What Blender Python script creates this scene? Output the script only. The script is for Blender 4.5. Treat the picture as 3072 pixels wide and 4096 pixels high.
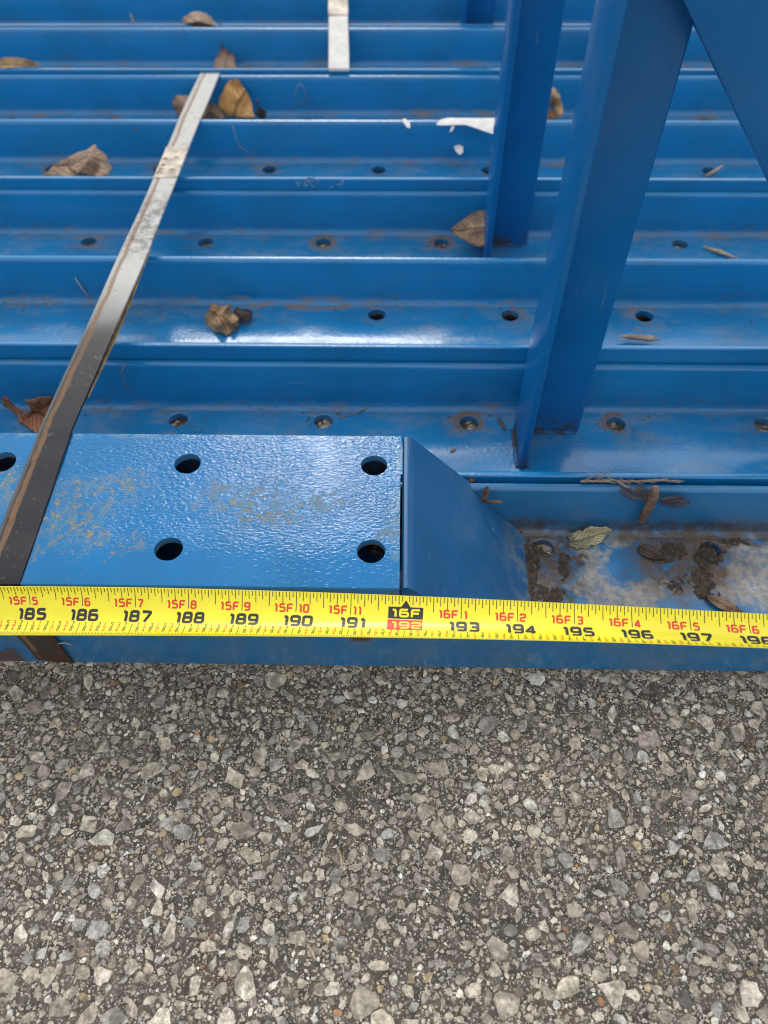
import bpy, math, random
import numpy as np
from mathutils import Vector, Matrix

random.seed(7)
RNG = np.random.default_rng(7)
SC = bpy.context.scene
for o in list(bpy.data.objects):
    bpy.data.objects.remove(o)
COL = SC.collection
MM = 0.001

# ------------------------------------------------------------------ camera
F_PX, CAM_H = 3250.5, 411.79                      # focal length in photo pixels, height in mm
TILT, ROLL, YAW = 0.9062671, -0.011937, -0.0282444
fw = Vector((math.sin(YAW)*math.cos(TILT), math.cos(YAW)*math.cos(TILT), -math.sin(TILT)))
r0 = fw.cross(Vector((0, 0, 1))).normalized()
u0 = r0.cross(fw)
RIGHT = r0*math.cos(ROLL) + u0*math.sin(ROLL)
UP = -r0*math.sin(ROLL) + u0*math.cos(ROLL)
EYE = Vector((0, 0, CAM_H))
cam = bpy.data.cameras.new('camera')
cam_o = bpy.data.objects.new('camera', cam)
COL.objects.link(cam_o)
cam_o.matrix_world = Matrix(((RIGHT.x, UP.x, -fw.x, 0), (RIGHT.y, UP.y, -fw.y, 0),
                             (RIGHT.z, UP.z, -fw.z, CAM_H*MM), (0, 0, 0, 1)))
cam.sensor_fit = 'HORIZONTAL'
cam.sensor_width = 36.0
cam.lens = 36.0*F_PX/3072.0
cam.clip_start, cam.clip_end = 0.01, 500
cam.dof.use_dof = True
cam.dof.focus_distance = 0.42
cam.dof.aperture_fstop = 11.5
SC.camera = cam_o

# ------------------------------------------------------------------ sky, sun, exposure
SUN_DIR = Vector((-0.09, 0.735, 0.69)).normalized()     # towards the sun
world = bpy.data.worlds.new('World')
SC.world = world
world.use_nodes = True
wn, wl = world.node_tree.nodes, world.node_tree.links
wn.clear()
w_out = wn.new('ShaderNodeOutputWorld')
w_bg = wn.new('ShaderNodeBackground')
w_sky = wn.new('ShaderNodeTexSky')
w_sky.sky_type = 'NISHITA'
w_sky.sun_disc = False
w_sky.sun_elevation = math.asin(SUN_DIR.z)
w_sky.sun_rotation = math.atan2(SUN_DIR.x, SUN_DIR.y)
w_sky.air_density, w_sky.dust_density = 1.0, 2.0
w_tc = wn.new('ShaderNodeTexCoord')
w_no = wn.new('ShaderNodeTexNoise')
w_no.inputs['Scale'].default_value = 4.5
w_no.inputs['Detail'].default_value = 6
w_no.inputs['Roughness'].default_value = 0.55
w_ra = wn.new('ShaderNodeMapRange')              # thickness of the cloud deck
w_ra.inputs['From Min'].default_value, w_ra.inputs['From Max'].default_value = 0.30, 0.68
w_ra.inputs['To Min'].default_value, w_ra.inputs['To Max'].default_value = 0.45, 1.50
w_dot = wn.new('ShaderNodeVectorMath')
w_dot.operation = 'DOT_PRODUCT'
w_dot.inputs[1].default_value = SUN_DIR
w_gl = wn.new('ShaderNodeMapRange')              # cloud is brighter towards the veiled sun
w_gl.interpolation_type = 'SMOOTHERSTEP'
w_gl.inputs['From Min'].default_value, w_gl.inputs['From Max'].default_value = 0.55, 1.01
w_gl.inputs['To Min'].default_value, w_gl.inputs['To Max'].default_value = 6.8, 10.5
w_mu = wn.new('ShaderNodeMath')
w_mu.operation = 'MULTIPLY'
w_cl = wn.new('ShaderNodeVectorMath')
w_cl.operation = 'SCALE'
w_cl.inputs[0].default_value = (1.0, 1.0, 1.0)
w_mx = wn.new('ShaderNodeMix')
w_mx.data_type = 'RGBA'
w_mx.inputs['Factor'].default_value = 0.86
wl.new(w_tc.outputs['Generated'], w_no.inputs['Vector'])
wl.new(w_tc.outputs['Generated'], w_dot.inputs[0])
wl.new(w_no.outputs['Fac'], w_ra.inputs['Value'])
wl.new(w_dot.outputs['Value'], w_gl.inputs['Value'])
wl.new(w_ra.outputs['Result'], w_mu.inputs[0])
wl.new(w_gl.outputs['Result'], w_mu.inputs[1])
wl.new(w_mu.outputs[0], w_cl.inputs['Scale'])
wl.new(w_sky.outputs['Color'], w_mx.inputs['A'])
wl.new(w_cl.outputs[0], w_mx.inputs['B'])
wl.new(w_mx.outputs['Result'], w_bg.inputs['Color'])
w_bg.inputs['Strength'].default_value = 0.12
wl.new(w_bg.outputs['Background'], w_out.inputs['Surface'])

sun = bpy.data.lights.new('sun', 'SUN')
sun.energy = 0.75
sun.angle = math.radians(15)
sun.color = (1.0, 0.96, 0.90)
sun_o = bpy.data.objects.new('sun', sun)
COL.objects.link(sun_o)
sun_o.rotation_euler = SUN_DIR.to_track_quat('Z', 'Y').to_euler()

SC.view_settings.view_transform = 'Standard'
SC.view_settings.look = 'None'
SC.view_settings.exposure = 0.42
SC.view_settings.gamma = 1.0
SC.view_settings.use_curve_mapping = False
SC.render.engine = 'CYCLES'
SC.cycles.max_bounces = 6
SC.cycles.filter_width = 1.0

# ------------------------------------------------------------------ layout helpers (mm)
def ray(px, py):
    return (fw + RIGHT*((px-1536)/F_PX) - UP*((py-2048)/F_PX)).normalized()

def atz(px, py, z):
    d = ray(px, py)
    return EYE + d*((z-EYE.z)/d.z)

def aty(px, py, y):
    d = ray(px, py)
    return EYE + d*((y-EYE.y)/d.y)

def mesh_obj(name, V, F, mat, parent=None, origin=None, smooth=False):
    """V in world mm. origin (mm) becomes the object's location; a child keeps its parent's origin."""
    V = np.asarray(V, float)
    if parent is not None:
        org = np.array(ORG[parent.name]) if origin is None else np.array(origin)
    else:
        org = np.zeros(3) if origin is None else np.array(origin, float)
    me = bpy.data.meshes.new(name)
    me.from_pydata(((V-org)*MM).tolist(), [], F)
    me.validate()
    o = bpy.data.objects.new(name, me)
    COL.objects.link(o)
    if parent is not None:
        o.parent = parent
        o.location = (org-np.array(ORG[parent.name]))*MM
    else:
        o.location = org*MM
    ORG[o.name] = tuple(org)
    if mat:
        me.materials.append(mat)
    if smooth:
        me.polygons.foreach_set('use_smooth', [True]*len(me.polygons))
    return o

ORG = {}

def empty(name, loc):
    o = bpy.data.objects.new(name, None)
    COL.objects.link(o)
    o.empty_display_size = 0.02
    o.location = np.array(loc)*MM
    ORG[o.name] = tuple(loc)
    return o

def tag(o, label=None, cat=None, group=None, kind=None):
    if label: o['label'] = label
    if cat: o['category'] = cat
    if group: o['group'] = group
    if kind: o['kind'] = kind
    return o

def extrude(profile, x0, x1):
    """closed (y,z) profile -> prism along x (list of V, F)"""
    n = len(profile)
    V = [(x0, y, z) for y, z in profile] + [(x1, y, z) for y, z in profile]
    F = [(i, (i+1) % n, n+(i+1) % n, n+i) for i in range(n)]
    F += [tuple(range(n-1, -1, -1)), tuple(range(n, 2*n))]
    return V, F

def join(*parts):
    V, F = [], []
    for v, f in parts:
        k = len(V)
        V += list(v)
        F += [tuple(i+k for i in q) for q in f]
    return V, F

def tube(pts, rad, n=6):
    pts = [Vector(p) for p in pts]
    if not hasattr(rad, '__len__'):
        rad = [rad]*len(pts)
    V, F = [], []
    for i, p in enumerate(pts):
        t = (pts[min(i+1, len(pts)-1)]-pts[max(i-1, 0)]).normalized()
        a = t.cross(Vector((0.13, 0.37, 0.92))).normalized()
        b = t.cross(a)
        for k in range(n):
            q = 2*math.pi*k/n
            V.append(tuple(p + (a*math.cos(q) + b*math.sin(q))*rad[i]))
    for i in range(len(pts)-1):
        for k in range(n):
            F.append((i*n+k, i*n+(k+1) % n, (i+1)*n+(k+1) % n, (i+1)*n+k))
    F += [tuple(range(n-1, -1, -1)), tuple(range((len(pts)-1)*n, len(pts)*n))]
    return V, F

def vnoise(P, scale, seed=0):
    """cheap smooth value noise for arrays of 3-D points"""
    P = np.asarray(P, float)*scale
    i = np.floor(P).astype(np.int64)
    f = P-i
    f = f*f*(3-2*f)
    out = 0
    for dx in (0, 1):
        for dy in (0, 1):
            for dz in (0, 1):
                h = ((i[..., 0]+dx)*374761393 + (i[..., 1]+dy)*668265263 + (i[..., 2]+dz)*2147483647 + seed*974711) & 0xffffffff
                h = ((h ^ (h >> 13))*1274126177) & 0xffffffff
                v = ((h ^ (h >> 16)) & 0xffff)/65535.0
                w = (f[..., 0] if dx else 1-f[..., 0])*(f[..., 1] if dy else 1-f[..., 1])*(f[..., 2] if dz else 1-f[..., 2])
                out = out + v*w
    return out

# ------------------------------------------------------------------ material helpers
class NT:
    def __init__(self, name):
        self.m = bpy.data.materials.new(name)
        self.m.use_nodes = True
        self.n, self.l = self.m.node_tree.nodes, self.m.node_tree.links
        self.b = self.n['Principled BSDF']
    def node(self, t, **kw):
        x = self.n.new(t)
        for k, v in kw.items():
            setattr(x, k, v)
        return x
    def put(self, sock, v):
        if isinstance(v, bpy.types.NodeSocket):
            self.l.new(v, sock)
        elif v is not None:
            if sock.type == 'RGBA' and len(v) == 3:
                v = (*v, 1)
            sock.default_value = v
    def math(self, op, a, b=None, c=None, clamp=False):
        x = self.node('ShaderNodeMath', operation=op, use_clamp=clamp)
        for i, v in enumerate((a, b, c)):
            if v is not None:
                self.put(x.inputs[i], v)
        return x.outputs[0]
    def mul(self, *a):
        r = a[0]
        for v in a[1:]:
            r = self.math('MULTIPLY', r, v)
        return r
    def mx(self, fac, a, b):
        x = self.node('ShaderNodeMix', data_type='RGBA')
        self.put(x.inputs['Factor'], fac)
        self.put(x.inputs['A'], a)
        self.put(x.inputs['B'], b)
        return x.outputs['Result']
    def mixf(self, fac, a, b):
        x = self.node('ShaderNodeMix', data_type='FLOAT')
        self.put(x.inputs['Factor'], fac)
        self.put(x.inputs['A'], a)
        self.put(x.inputs['B'], b)
        return x.outputs['Result']
    def noise(self, vec, scale, detail=4, rough=0.55, dist=0.0):
        x = self.node('ShaderNodeTexNoise')
        self.put(x.inputs['Vector'], vec)
        x.inputs['Scale'].default_value = scale
        x.inputs['Detail'].default_value = detail
        x.inputs['Roughness'].default_value = rough
        x.inputs['Distortion'].default_value = dist
        return x.outputs['Fac']
    def voro(self, vec, scale, feature='F1', out='Distance', rand=1.0):
        x = self.node('ShaderNodeTexVoronoi', feature=feature)
        self.put(x.inputs['Vector'], vec)
        x.inputs['Scale'].default_value = scale
        x.inputs['Randomness'].default_value = rand
        return x.outputs[out]
    def ramp(self, v, lo, hi, a=0.0, b=1.0):
        x = self.node('ShaderNodeMapRange', interpolation_type='SMOOTHSTEP')
        self.put(x.inputs['Value'], v)
        x.inputs['From Min'].default_value = lo
        x.inputs['From Max'].default_value = hi
        x.inputs['To Min'].default_value = a
        x.inputs['To Max'].default_value = b
        return x.outputs['Result']
    def obj(self):
        return self.node('ShaderNodeTexCoord').outputs['Object']
    def xyz(self, v):
        s = self.node('ShaderNodeSeparateXYZ')
        self.put(s.inputs[0], v)
        return s.outputs
    def scale(self, v, s):
        x = self.node('ShaderNodeVectorMath', operation='MULTIPLY')
        self.put(x.inputs[0], v)
        x.inputs[1].default_value = s
        return x.outputs[0]
    def addv(self, v, w):
        x = self.node('ShaderNodeVectorMath', operation='ADD')
        self.put(x.inputs[0], v)
        self.put(x.inputs[1], w)
        return x.outputs[0]
    def ell(self, v, c, r, soft=0.35):
        """1 inside an ellipse (metres, xy), falling to 0 at its rim"""
        x = self.node('ShaderNodeVectorMath', operation='SUBTRACT')
        self.put(x.inputs[0], v)
        x.inputs[1].default_value = (c[0], c[1], 0)
        y = self.node('ShaderNodeVectorMath', operation='MULTIPLY')
        self.l.new(x.outputs[0], y.inputs[0])
        y.inputs[1].default_value = (1/r[0], 1/r[1], 0)
        z = self.node('ShaderNodeVectorMath', operation='LENGTH')
        self.l.new(y.outputs[0], z.inputs[0])
        return self.ramp(z.outputs['Value'], 1-soft, 1+soft, 1.0, 0.0)
    def mx_max(self, *a):
        r = a[0]
        for v in a[1:]:
            r = self.math('MAXIMUM', r, v)
        return r
    def bump(self, h, strength, dist, prev=None):
        x = self.node('ShaderNodeBump')
        x.inputs['Strength'].default_value = strength
        x.inputs['Distance'].default_value = dist
        self.put(x.inputs['Height'], h)
        if prev is not None:
            self.l.new(prev, x.inputs['Normal'])
        return x.outputs['Normal']
    def done(self, col=None, rough=None, normal=None, **kw):
        if col is not None: self.put(self.b.inputs['Base Color'], col)
        if rough is not None: self.put(self.b.inputs['Roughness'], rough)
        if normal is not None: self.l.new(normal, self.b.inputs['Normal'])
        for k, v in kw.items():
            self.put(self.b.inputs[k.replace('_', ' ')], v)
        return self.m

BLUE = (0.007, 0.190, 0.450)
BLUE_D = (0.009, 0.162, 0.375)
BLUE_P = (0.05, 0.22, 0.50)

def objrand(t, v):
    oi = t.node('ShaderNodeObjectInfo')
    c = t.node('ShaderNodeCombineXYZ')
    t.put(c.inputs[0], t.mul(oi.outputs['Random'], 7.0))
    t.put(c.inputs[1], t.mul(oi.outputs['Random'], 3.0))
    return t.addv(v, c.outputs[0])

def paint_channel(name, trough=False):
    """glossy blue paint of a channel: dust lying in the trough, rusty grime along the fillet"""
    t = NT(name)
    v = t.obj()
    vr = objrand(t, v)
    x, y, z = t.xyz(v)
    geo = t.node('ShaderNodeNewGeometry')
    nz = t.xyz(geo.outputs['Normal'])[2]
    up = t.ramp(nz, 0.75, 0.97)
    inside = t.mul(t.ramp(z, 0.016, 0.009), t.ramp(y, -0.0955, -0.090))       # floor of the trough
    fine = t.noise(vr, 420, 4)
    var = t.noise(vr, 22, 4)
    long = t.noise(t.scale(vr, (10, 90, 90)), 1.0, 5, 0.6)
    col = t.mx(t.ramp(var, 0.35, 0.7), BLUE, BLUE_D)
    col = t.mx(t.mul(t.ramp(long, 0.5, 0.75), 0.25), col, BLUE_P)
    # dust film on the floor
    film = t.mul(up, inside, t.ramp(t.noise(t.scale(vr, (30, 60, 30)), 1.0, 5, 0.6), 0.40, 0.80))
    film = t.mul(film, t.ramp(t.noise(vr, 160, 5, 0.65), 0.3, 0.6))
    col = t.mx(t.mul(film, 0.50), col, t.mx(t.ramp(t.noise(vr, 15, 2), 0.42, 0.6), (0.20, 0.23, 0.26), (0.25, 0.23, 0.19)))
    # tan grime line where the floor meets the wall
    band = t.mul(t.ramp(y, -0.021, -0.0135), t.ramp(z, 0.012, 0.007))
    patchy = t.ramp(t.noise(t.scale(vr, (9, 1, 1)), 1.0, 3, 0.6), 0.44, 0.62)
    gr = t.mul(band, patchy, t.ramp(t.noise(t.scale(vr, (45, 160, 160)), 1.0, 6, 0.65), 0.47, 0.60))
    col = t.mx(t.mul(gr, 0.8), col, (0.20, 0.15, 0.095))
    # greenish flecks low on the wall
    wall = t.mul(t.ramp(z, 0.020, 0.010), t.ramp(y, -0.016, -0.012), t.ramp(t.noise(t.scale(vr, (12, 12, 12)), 1.0, 2), 0.45, 0.6))
    fl = t.mul(wall, t.ramp(t.noise(vr, 330, 5, 0.65), 0.56, 0.64))
    col = t.mx(t.mul(fl, 0.75), col, (0.085, 0.085, 0.05))
    # scattered rust freckles everywhere
    fr = t.mul(t.ramp(t.noise(vr, 190, 3), 0.71, 0.76), t.ramp(var, 0.45, 0.6))
    col = t.mx(t.mul(fr, 0.8), col, (0.16, 0.09, 0.04))
    at_ = t.node('ShaderNodeAttribute', attribute_type='OBJECT', attribute_name='hole_x')
    u = t.math('DIVIDE', t.math('SUBTRACT', x, at_.outputs['Fac']), 0.1016)
    cellr = t.voro(t.scale(vr, (9, 0, 0)), 1.0, 'F1', 'Color')
    dxh = t.mul(t.math('SUBTRACT', t.math('FRACT', t.math('ADD', u, 0.5)), 0.5), 0.1016)
    dyh = t.math('ADD', y, t.math('ADD', 0.0213, t.mul(t.math('SUBTRACT', t.noise(vr, 60, 2), 0.5), 0.006)))
    rh = t.math('SQRT', t.math('ADD', t.mul(dxh, dxh), t.mul(dyh, dyh)))
    ring = t.mul(up, t.ramp(t.math('ADD', rh, t.mul(t.math('SUBTRACT', t.noise(vr, 170, 5, 0.65), 0.5), 0.012)), 0.0125, 0.0085),
                 t.ramp(t.xyz(cellr)[0], 0.30, 0.75, 0.10, 1.0))
    halo = t.mul(up, t.ramp(rh, 0.026, 0.008), t.ramp(t.noise(t.scale(vr, (60, 130, 60)), 1.0, 5, 0.65), 0.44, 0.60), t.ramp(t.xyz(cellr)[1], 0.3, 0.7))
    col = t.mx(t.mul(halo, 0.6), col, (0.21, 0.17, 0.11))
    col = t.mx(t.mul(ring, 0.8), col, t.mx(t.noise(vr, 200, 3), (0.085, 0.05, 0.026), (0.20, 0.145, 0.085)))
    dirt = t.mx_max(gr, fl, fr, t.mul(halo, 0.5), ring)
    scr = t.mul(t.ramp(t.noise(t.scale(vr, (28, 900, 900)), 1.0, 2, 0.5), 0.70, 0.74), t.ramp(t.noise(t.scale(vr, (14, 30, 30)), 1.0, 3), 0.54, 0.64))
    col = t.mx(t.mul(scr, 0.45), col, (0.14, 0.26, 0.40))
    rough = t.mixf(film, 0.24, 0.42)
    if trough:
        w = t.addv(v, t.scale(t.node('ShaderNodeTexNoise').outputs['Color'], (0, 0, 0)))
        nz1 = t.node('ShaderNodeTexNoise')
        t.put(nz1.inputs['Vector'], v)
        nz1.inputs['Scale'].default_value = 95
        nz1.inputs['Detail'].default_value = 5
        s = t.node('ShaderNodeVectorMath', operation='SUBTRACT')
        t.put(s.inputs[0], nz1.outputs['Color'])
        s.inputs[1].default_value = (0.5, 0.5, 0.5)
        w = t.addv(v, t.scale(s.outputs[0], (0.030, 0.030, 0)))
        def E(px, py, rx, ry, soft=0.25):
            p = atz(px, py, 4.7)
            return t.ell(w, (p.x*MM, (p.y-ORG_TROUGH)*MM), (rx*MM, ry*MM), soft)
        flo = t.mul(up, t.ramp(z, 0.016, 0.010))
        grain = t.noise(v, 260, 6, 0.7)
        tan = t.mx_max(E(2370, 2230, 11, 12), E(2430, 2345, 20, 13), E(2540, 2385, 26, 14), E(2640, 2440, 26, 9),
                       E(3010, 2210, 16, 10), E(3000, 2330, 20, 17), E(3120, 2300, 26, 24), E(2500, 2160, 12, 5))
        clean = t.mx_max(E(2470, 2262, 11, 13, 0.3), E(2755, 2420, 20, 9, 0.3))
        tan = t.mul(tan, t.math('SUBTRACT', 1.0, clean), t.ramp(grain, 0.28, 0.50))
        mud = t.mx_max(E(2110, 2290, 10, 26), E(2200, 2330, 18, 16), E(2250, 2230, 14, 12), E(2670, 2240, 13, 12),
                       E(2720, 2330, 14, 12), E(2810, 2270, 11, 20), E(2900, 2170, 20, 6))
        mudm = t.mul(mud, t.ramp(grain, 0.40, 0.56))
        tide = t.mul(t.mx_max(E(2680, 2260, 30, 26, 0.1), E(2210, 2270, 24, 30, 0.1)), 0.45)
        col = t.mx(t.mul(flo, tide), col, (0.04, 0.12, 0.20))
        col = t.mx(t.mul(flo, tan, 0.85), col, t.mx(t.ramp(t.noise(v, 180, 6, 0.7), 0.38, 0.62), (0.24, 0.23, 0.21), (0.46, 0.40, 0.31)))
        col = t.mx(t.mul(flo, mudm, 0.9), col, (0.06, 0.045, 0.032))
        hazez = t.mul(t.ramp(z, 0.026, 0.008), t.ramp(y, -0.02, -0.012), t.ramp(t.noise(v, 40, 5), 0.4, 0.65))
        col = t.mx(t.mul(hazez, 0.45), col, (0.16, 0.17, 0.16))
        lowd = t.mul(t.ramp(z, 0.017, 0.008), t.ramp(y, -0.02, -0.012), t.ramp(t.noise(v, 60, 5), 0.42, 0.58))
        col = t.mx(t.mul(lowd, 0.75), col, (0.075, 0.055, 0.032))
        wash = t.mul(flo, t.mx_max(E(2130, 2220, 20, 40, .5), E(2740, 2250, 34, 28, .5)), t.ramp(t.noise(v, 75, 6, 0.7), 0.34, 0.56))
        col = t.mx(t.mul(wash, 0.80), col, (0.125, 0.078, 0.042))
        dull = t.mul(t.ramp(y, -0.0105, -0.0075), t.ramp(y, -0.0003, -0.0012), 0.35)
        col = t.mx(dull, col, (0.05, 0.10, 0.17))
        heel = t.mul(t.ramp(y, -0.024, -0.012), t.ramp(z, 0.020, 0.010), t.mx_max(E(2120, 2080, 22, 18, .5), E(2750, 2130, 50, 12, .6)), t.ramp(t.noise(v, 110, 6, .7), 0.35, 0.58))
        col = t.mx(t.mul(heel, 0.85), col, (0.060, 0.042, 0.026))
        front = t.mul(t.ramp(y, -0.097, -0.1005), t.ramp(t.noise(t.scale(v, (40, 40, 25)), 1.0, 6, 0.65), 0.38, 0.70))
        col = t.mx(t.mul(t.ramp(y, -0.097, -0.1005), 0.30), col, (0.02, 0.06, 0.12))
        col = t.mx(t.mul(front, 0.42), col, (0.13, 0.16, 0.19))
        rust = t.mul(t.ramp(y, -0.097, -0.1005), t.mx_max(
            t.mul(t.ramp(x, -0.206, -0.212), t.ramp(t.math('ADD', z, t.mul(t.noise(v, 90, 3), 0.02)), 0.026, 0.022)),
            t.mul(t.ramp(t.math('ADD', t.math('ABSOLUTE', t.math('ADD', x, 0.020)), t.mul(t.noise(v, 150, 4), 0.012)), 0.014, 0.009), t.ramp(z, 0.0265, 0.030))))
        col = t.mx(t.mul(rust, 0.9), col, (0.075, 0.035, 0.018))
        rough = t.mx_max(rough, t.mul(t.mx_max(tan, mudm), flo, 0.7), t.mul(front, 0.42), t.mul(rust, .8))
    bump = t.bump(t.noise(vr, 330, 3, 0.5), 0.35, 0.0006)
    bump = t.bump(fine, 0.12, 0.0004, bump)
    bump = t.bump(t.noise(t.scale(vr, (4, 420, 420)), 1.0, 3, 0.6), 0.10, 0.0005, bump)
    bump = t.bump(dirt, 0.5, 0.0003, bump)
    rough = t.mixf(dirt, rough, 0.8)
    return t.done(col, rough, bump, Specular_IOR_Level=0.5, Coat_Weight=0.25, Coat_Roughness=0.12)

def paint_brace(name):
    t = NT(name)
    v = t.obj()
    var = t.noise(v, 18, 4)
    col = t.mx(t.ramp(var, 0.35, 0.7), (0.005, 0.122, 0.35), (0.005, 0.106, 0.31))
    fr = t.ramp(t.noise(v, 230, 3), 0.745, 0.77)
    col = t.mx(t.mul(fr, 0.6), col, (0.25, 0.30, 0.34))
    scr = t.mul(t.ramp(t.noise(t.scale(v, (700, 700, 26)), 1.0, 2, 0.5), 0.69, 0.73), t.ramp(t.noise(v, 16, 3), 0.50, 0.62))
    col = t.mx(t.mul(scr, 0.40), col, (0.14, 0.25, 0.38))
    z = t.xyz(v)[2]
    base = t.mul(t.ramp(z, 0.022, 0.006), t.ramp(t.noise(v, 130, 5), 0.38, 0.60))
    col = t.mx(t.mul(base, 0.85), col, (0.06, 0.05, 0.035))
    b = t.bump(t.noise(t.scale(v, (1, 1, 0.35)), 420, 3, 0.55), 0.30, 0.0006)
    b = t.bump(t.ramp(t.voro(v, 85), 0.10, 0.04), 0.35, 0.0003, b)
    return t.done(col, t.mixf(base, 0.20, 0.8), b, Specular_IOR_Level=0.28)

def paint_cap():
    """weathered top plate: thick orange peel, rust freckles in drifts, pale edges"""
    t = NT('weathered_blue_paint')
    v = t.obj()
    x, y, z = t.xyz(v)
    nz1 = t.node('ShaderNodeTexNoise')
    t.put(nz1.inputs['Vector'], v)
    nz1.inputs['Scale'].default_value = 70
    nz1.inputs['Detail'].default_value = 4
    s = t.node('ShaderNodeVectorMath', operation='SUBTRACT')
    t.put(s.inputs[0], nz1.outputs['Color'])
    s.inputs[1].default_value = (0.5, 0.5, 0.5)
    w = t.addv(v, t.scale(s.outputs[0], (0.03, 0.03, 0)))
    def E(px, py, rx, ry, soft=0.5):
        p = atz(px, py, 80.4)
        return t.ell(w, (p.x*MM, (p.y-ORG_TROUGH)*MM), (rx*MM, ry*MM), soft)
    var = t.noise(v, 25, 4)
    col = t.mx(t.ramp(var, 0.35, 0.7), (0.003, 0.160, 0.41), (0.004, 0.142, 0.355))
    top = t.ramp(t.xyz(t.node('ShaderNodeNewGeometry').outputs['Normal'])[2], 0.6, 0.9)
    drift = t.mx_max(E(1000, 1990, 26, 12), E(1080, 2060, 22, 8), E(1290, 2010, 16, 7), E(310, 2050, 20, 20), E(460, 1950, 18, 10),
                     E(180, 2130, 10, 14), E(520, 2170, 8, 6), E(10, 1960, 10, 18), E(1570, 2110, 5, 9), E(870, 1960, 10, 8), E(340, 2120, 12, 14))
    g1 = t.noise(v, 290, 7, 0.72)
    sp = t.mul(top, drift, t.ramp(g1, 0.53, 0.60))
    spd = t.mul(top, drift, t.ramp(t.noise(v, 520, 4, 0.6), 0.63, 0.69))
    smear = t.mul(top, drift, t.ramp(t.noise(t.scale(v, (180, 70, 100)), 1.0, 6, 0.7), 0.42, 0.68))
    free = t.mul(top, t.ramp(t.noise(v, 300, 3), 0.715, 0.75))
    col = t.mx(t.mul(smear, 0.48), col, (0.19, 0.23, 0.14))
    col = t.mx(t.mul(sp, 0.75), col, (0.30, 0.24, 0.11))
    col = t.mx(t.mul(spd, 0.85), col, (0.28, 0.12, 0.035))
    col = t.mx(t.mul(free, 0.7), col, (0.22, 0.21, 0.15))
    # chalky rims at holes and back edge
    rim = t.mul(top, t.mx_max(t.ramp(y, -0.006, -0.0005), t.ramp(x, -0.006, 0.0005)), t.ramp(t.noise(v, 120, 5), 0.42, 0.6))
    col = t.mx(t.mul(rim, 0.55), col, (0.18, 0.28, 0.34))
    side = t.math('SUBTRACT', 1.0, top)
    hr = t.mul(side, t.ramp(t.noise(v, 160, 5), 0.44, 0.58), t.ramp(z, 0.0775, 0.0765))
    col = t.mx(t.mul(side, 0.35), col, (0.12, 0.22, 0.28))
    col = t.mx(t.mul(hr, 0.8), col, (0.17, 0.085, 0.045))
    calm = t.ramp(y, -0.088, -0.070)                        # the front strip is smoother
    peel = t.noise(t.scale(v, (0.8, 1.35, 1.0)), 520, 2, 0.5, 0.5)
    calm = t.mul(calm, t.ramp(t.noise(v, 28, 3), 0.34, 0.60, 0.35, 1.0))
    b = t.bump(t.mul(peel, t.mixf(calm, 0.2, 1.0)), 0.42, 0.0010)
    b = t.bump(t.mx_max(sp, spd, free), 0.5, 0.0003, b)
    rough = t.mixf(t.mx_max(sp, spd, smear), 0.07, 0.6)
    return t.done(col, rough, b, Specular_IOR_Level=0.33)

def paint_gusset():
    t = NT('dull_blue_paint')
    v = t.obj()
    x, y, z = t.xyz(v)
    col = t.mx(t.ramp(t.noise(v, 25, 4), 0.35, 0.7), (0.010, 0.098, 0.255), (0.012, 0.088, 0.22))
    d = t.mul(t.ramp(t.noise(v, 45, 6, 0.65), 0.40, 0.72), t.ramp(z, 0.075, 0.02))
    col = t.mx(t.mul(d, 0.32), col, (0.12, 0.19, 0.25))
    low = t.mul(t.ramp(z, 0.020, 0.010), t.ramp(t.noise(v, 120, 5), 0.42, 0.6))
    col = t.mx(t.mul(low, 0.55), col, (0.16, 0.19, 0.19))
    scr = t.mul(t.ramp(t.noise(t.scale(v, (300, 60, 300)), 1.0, 3, 0.6), 0.63, 0.70), t.ramp(t.noise(v, 30, 3), 0.48, 0.62))
    col = t.mx(t.mul(scr, 0.35), col, (0.13, 0.22, 0.31))
    fr = t.ramp(t.noise(v, 260, 3), 0.74, 0.77)
    col = t.mx(t.mul(fr, 0.8), col, (0.35, 0.36, 0.35))
    b = t.bump(t.noise(v, 420, 3), 0.12, 0.0005)
    return t.done(col, t.mixf(d, 0.34, 0.5), b, Specular_IOR_Level=0.35)

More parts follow.
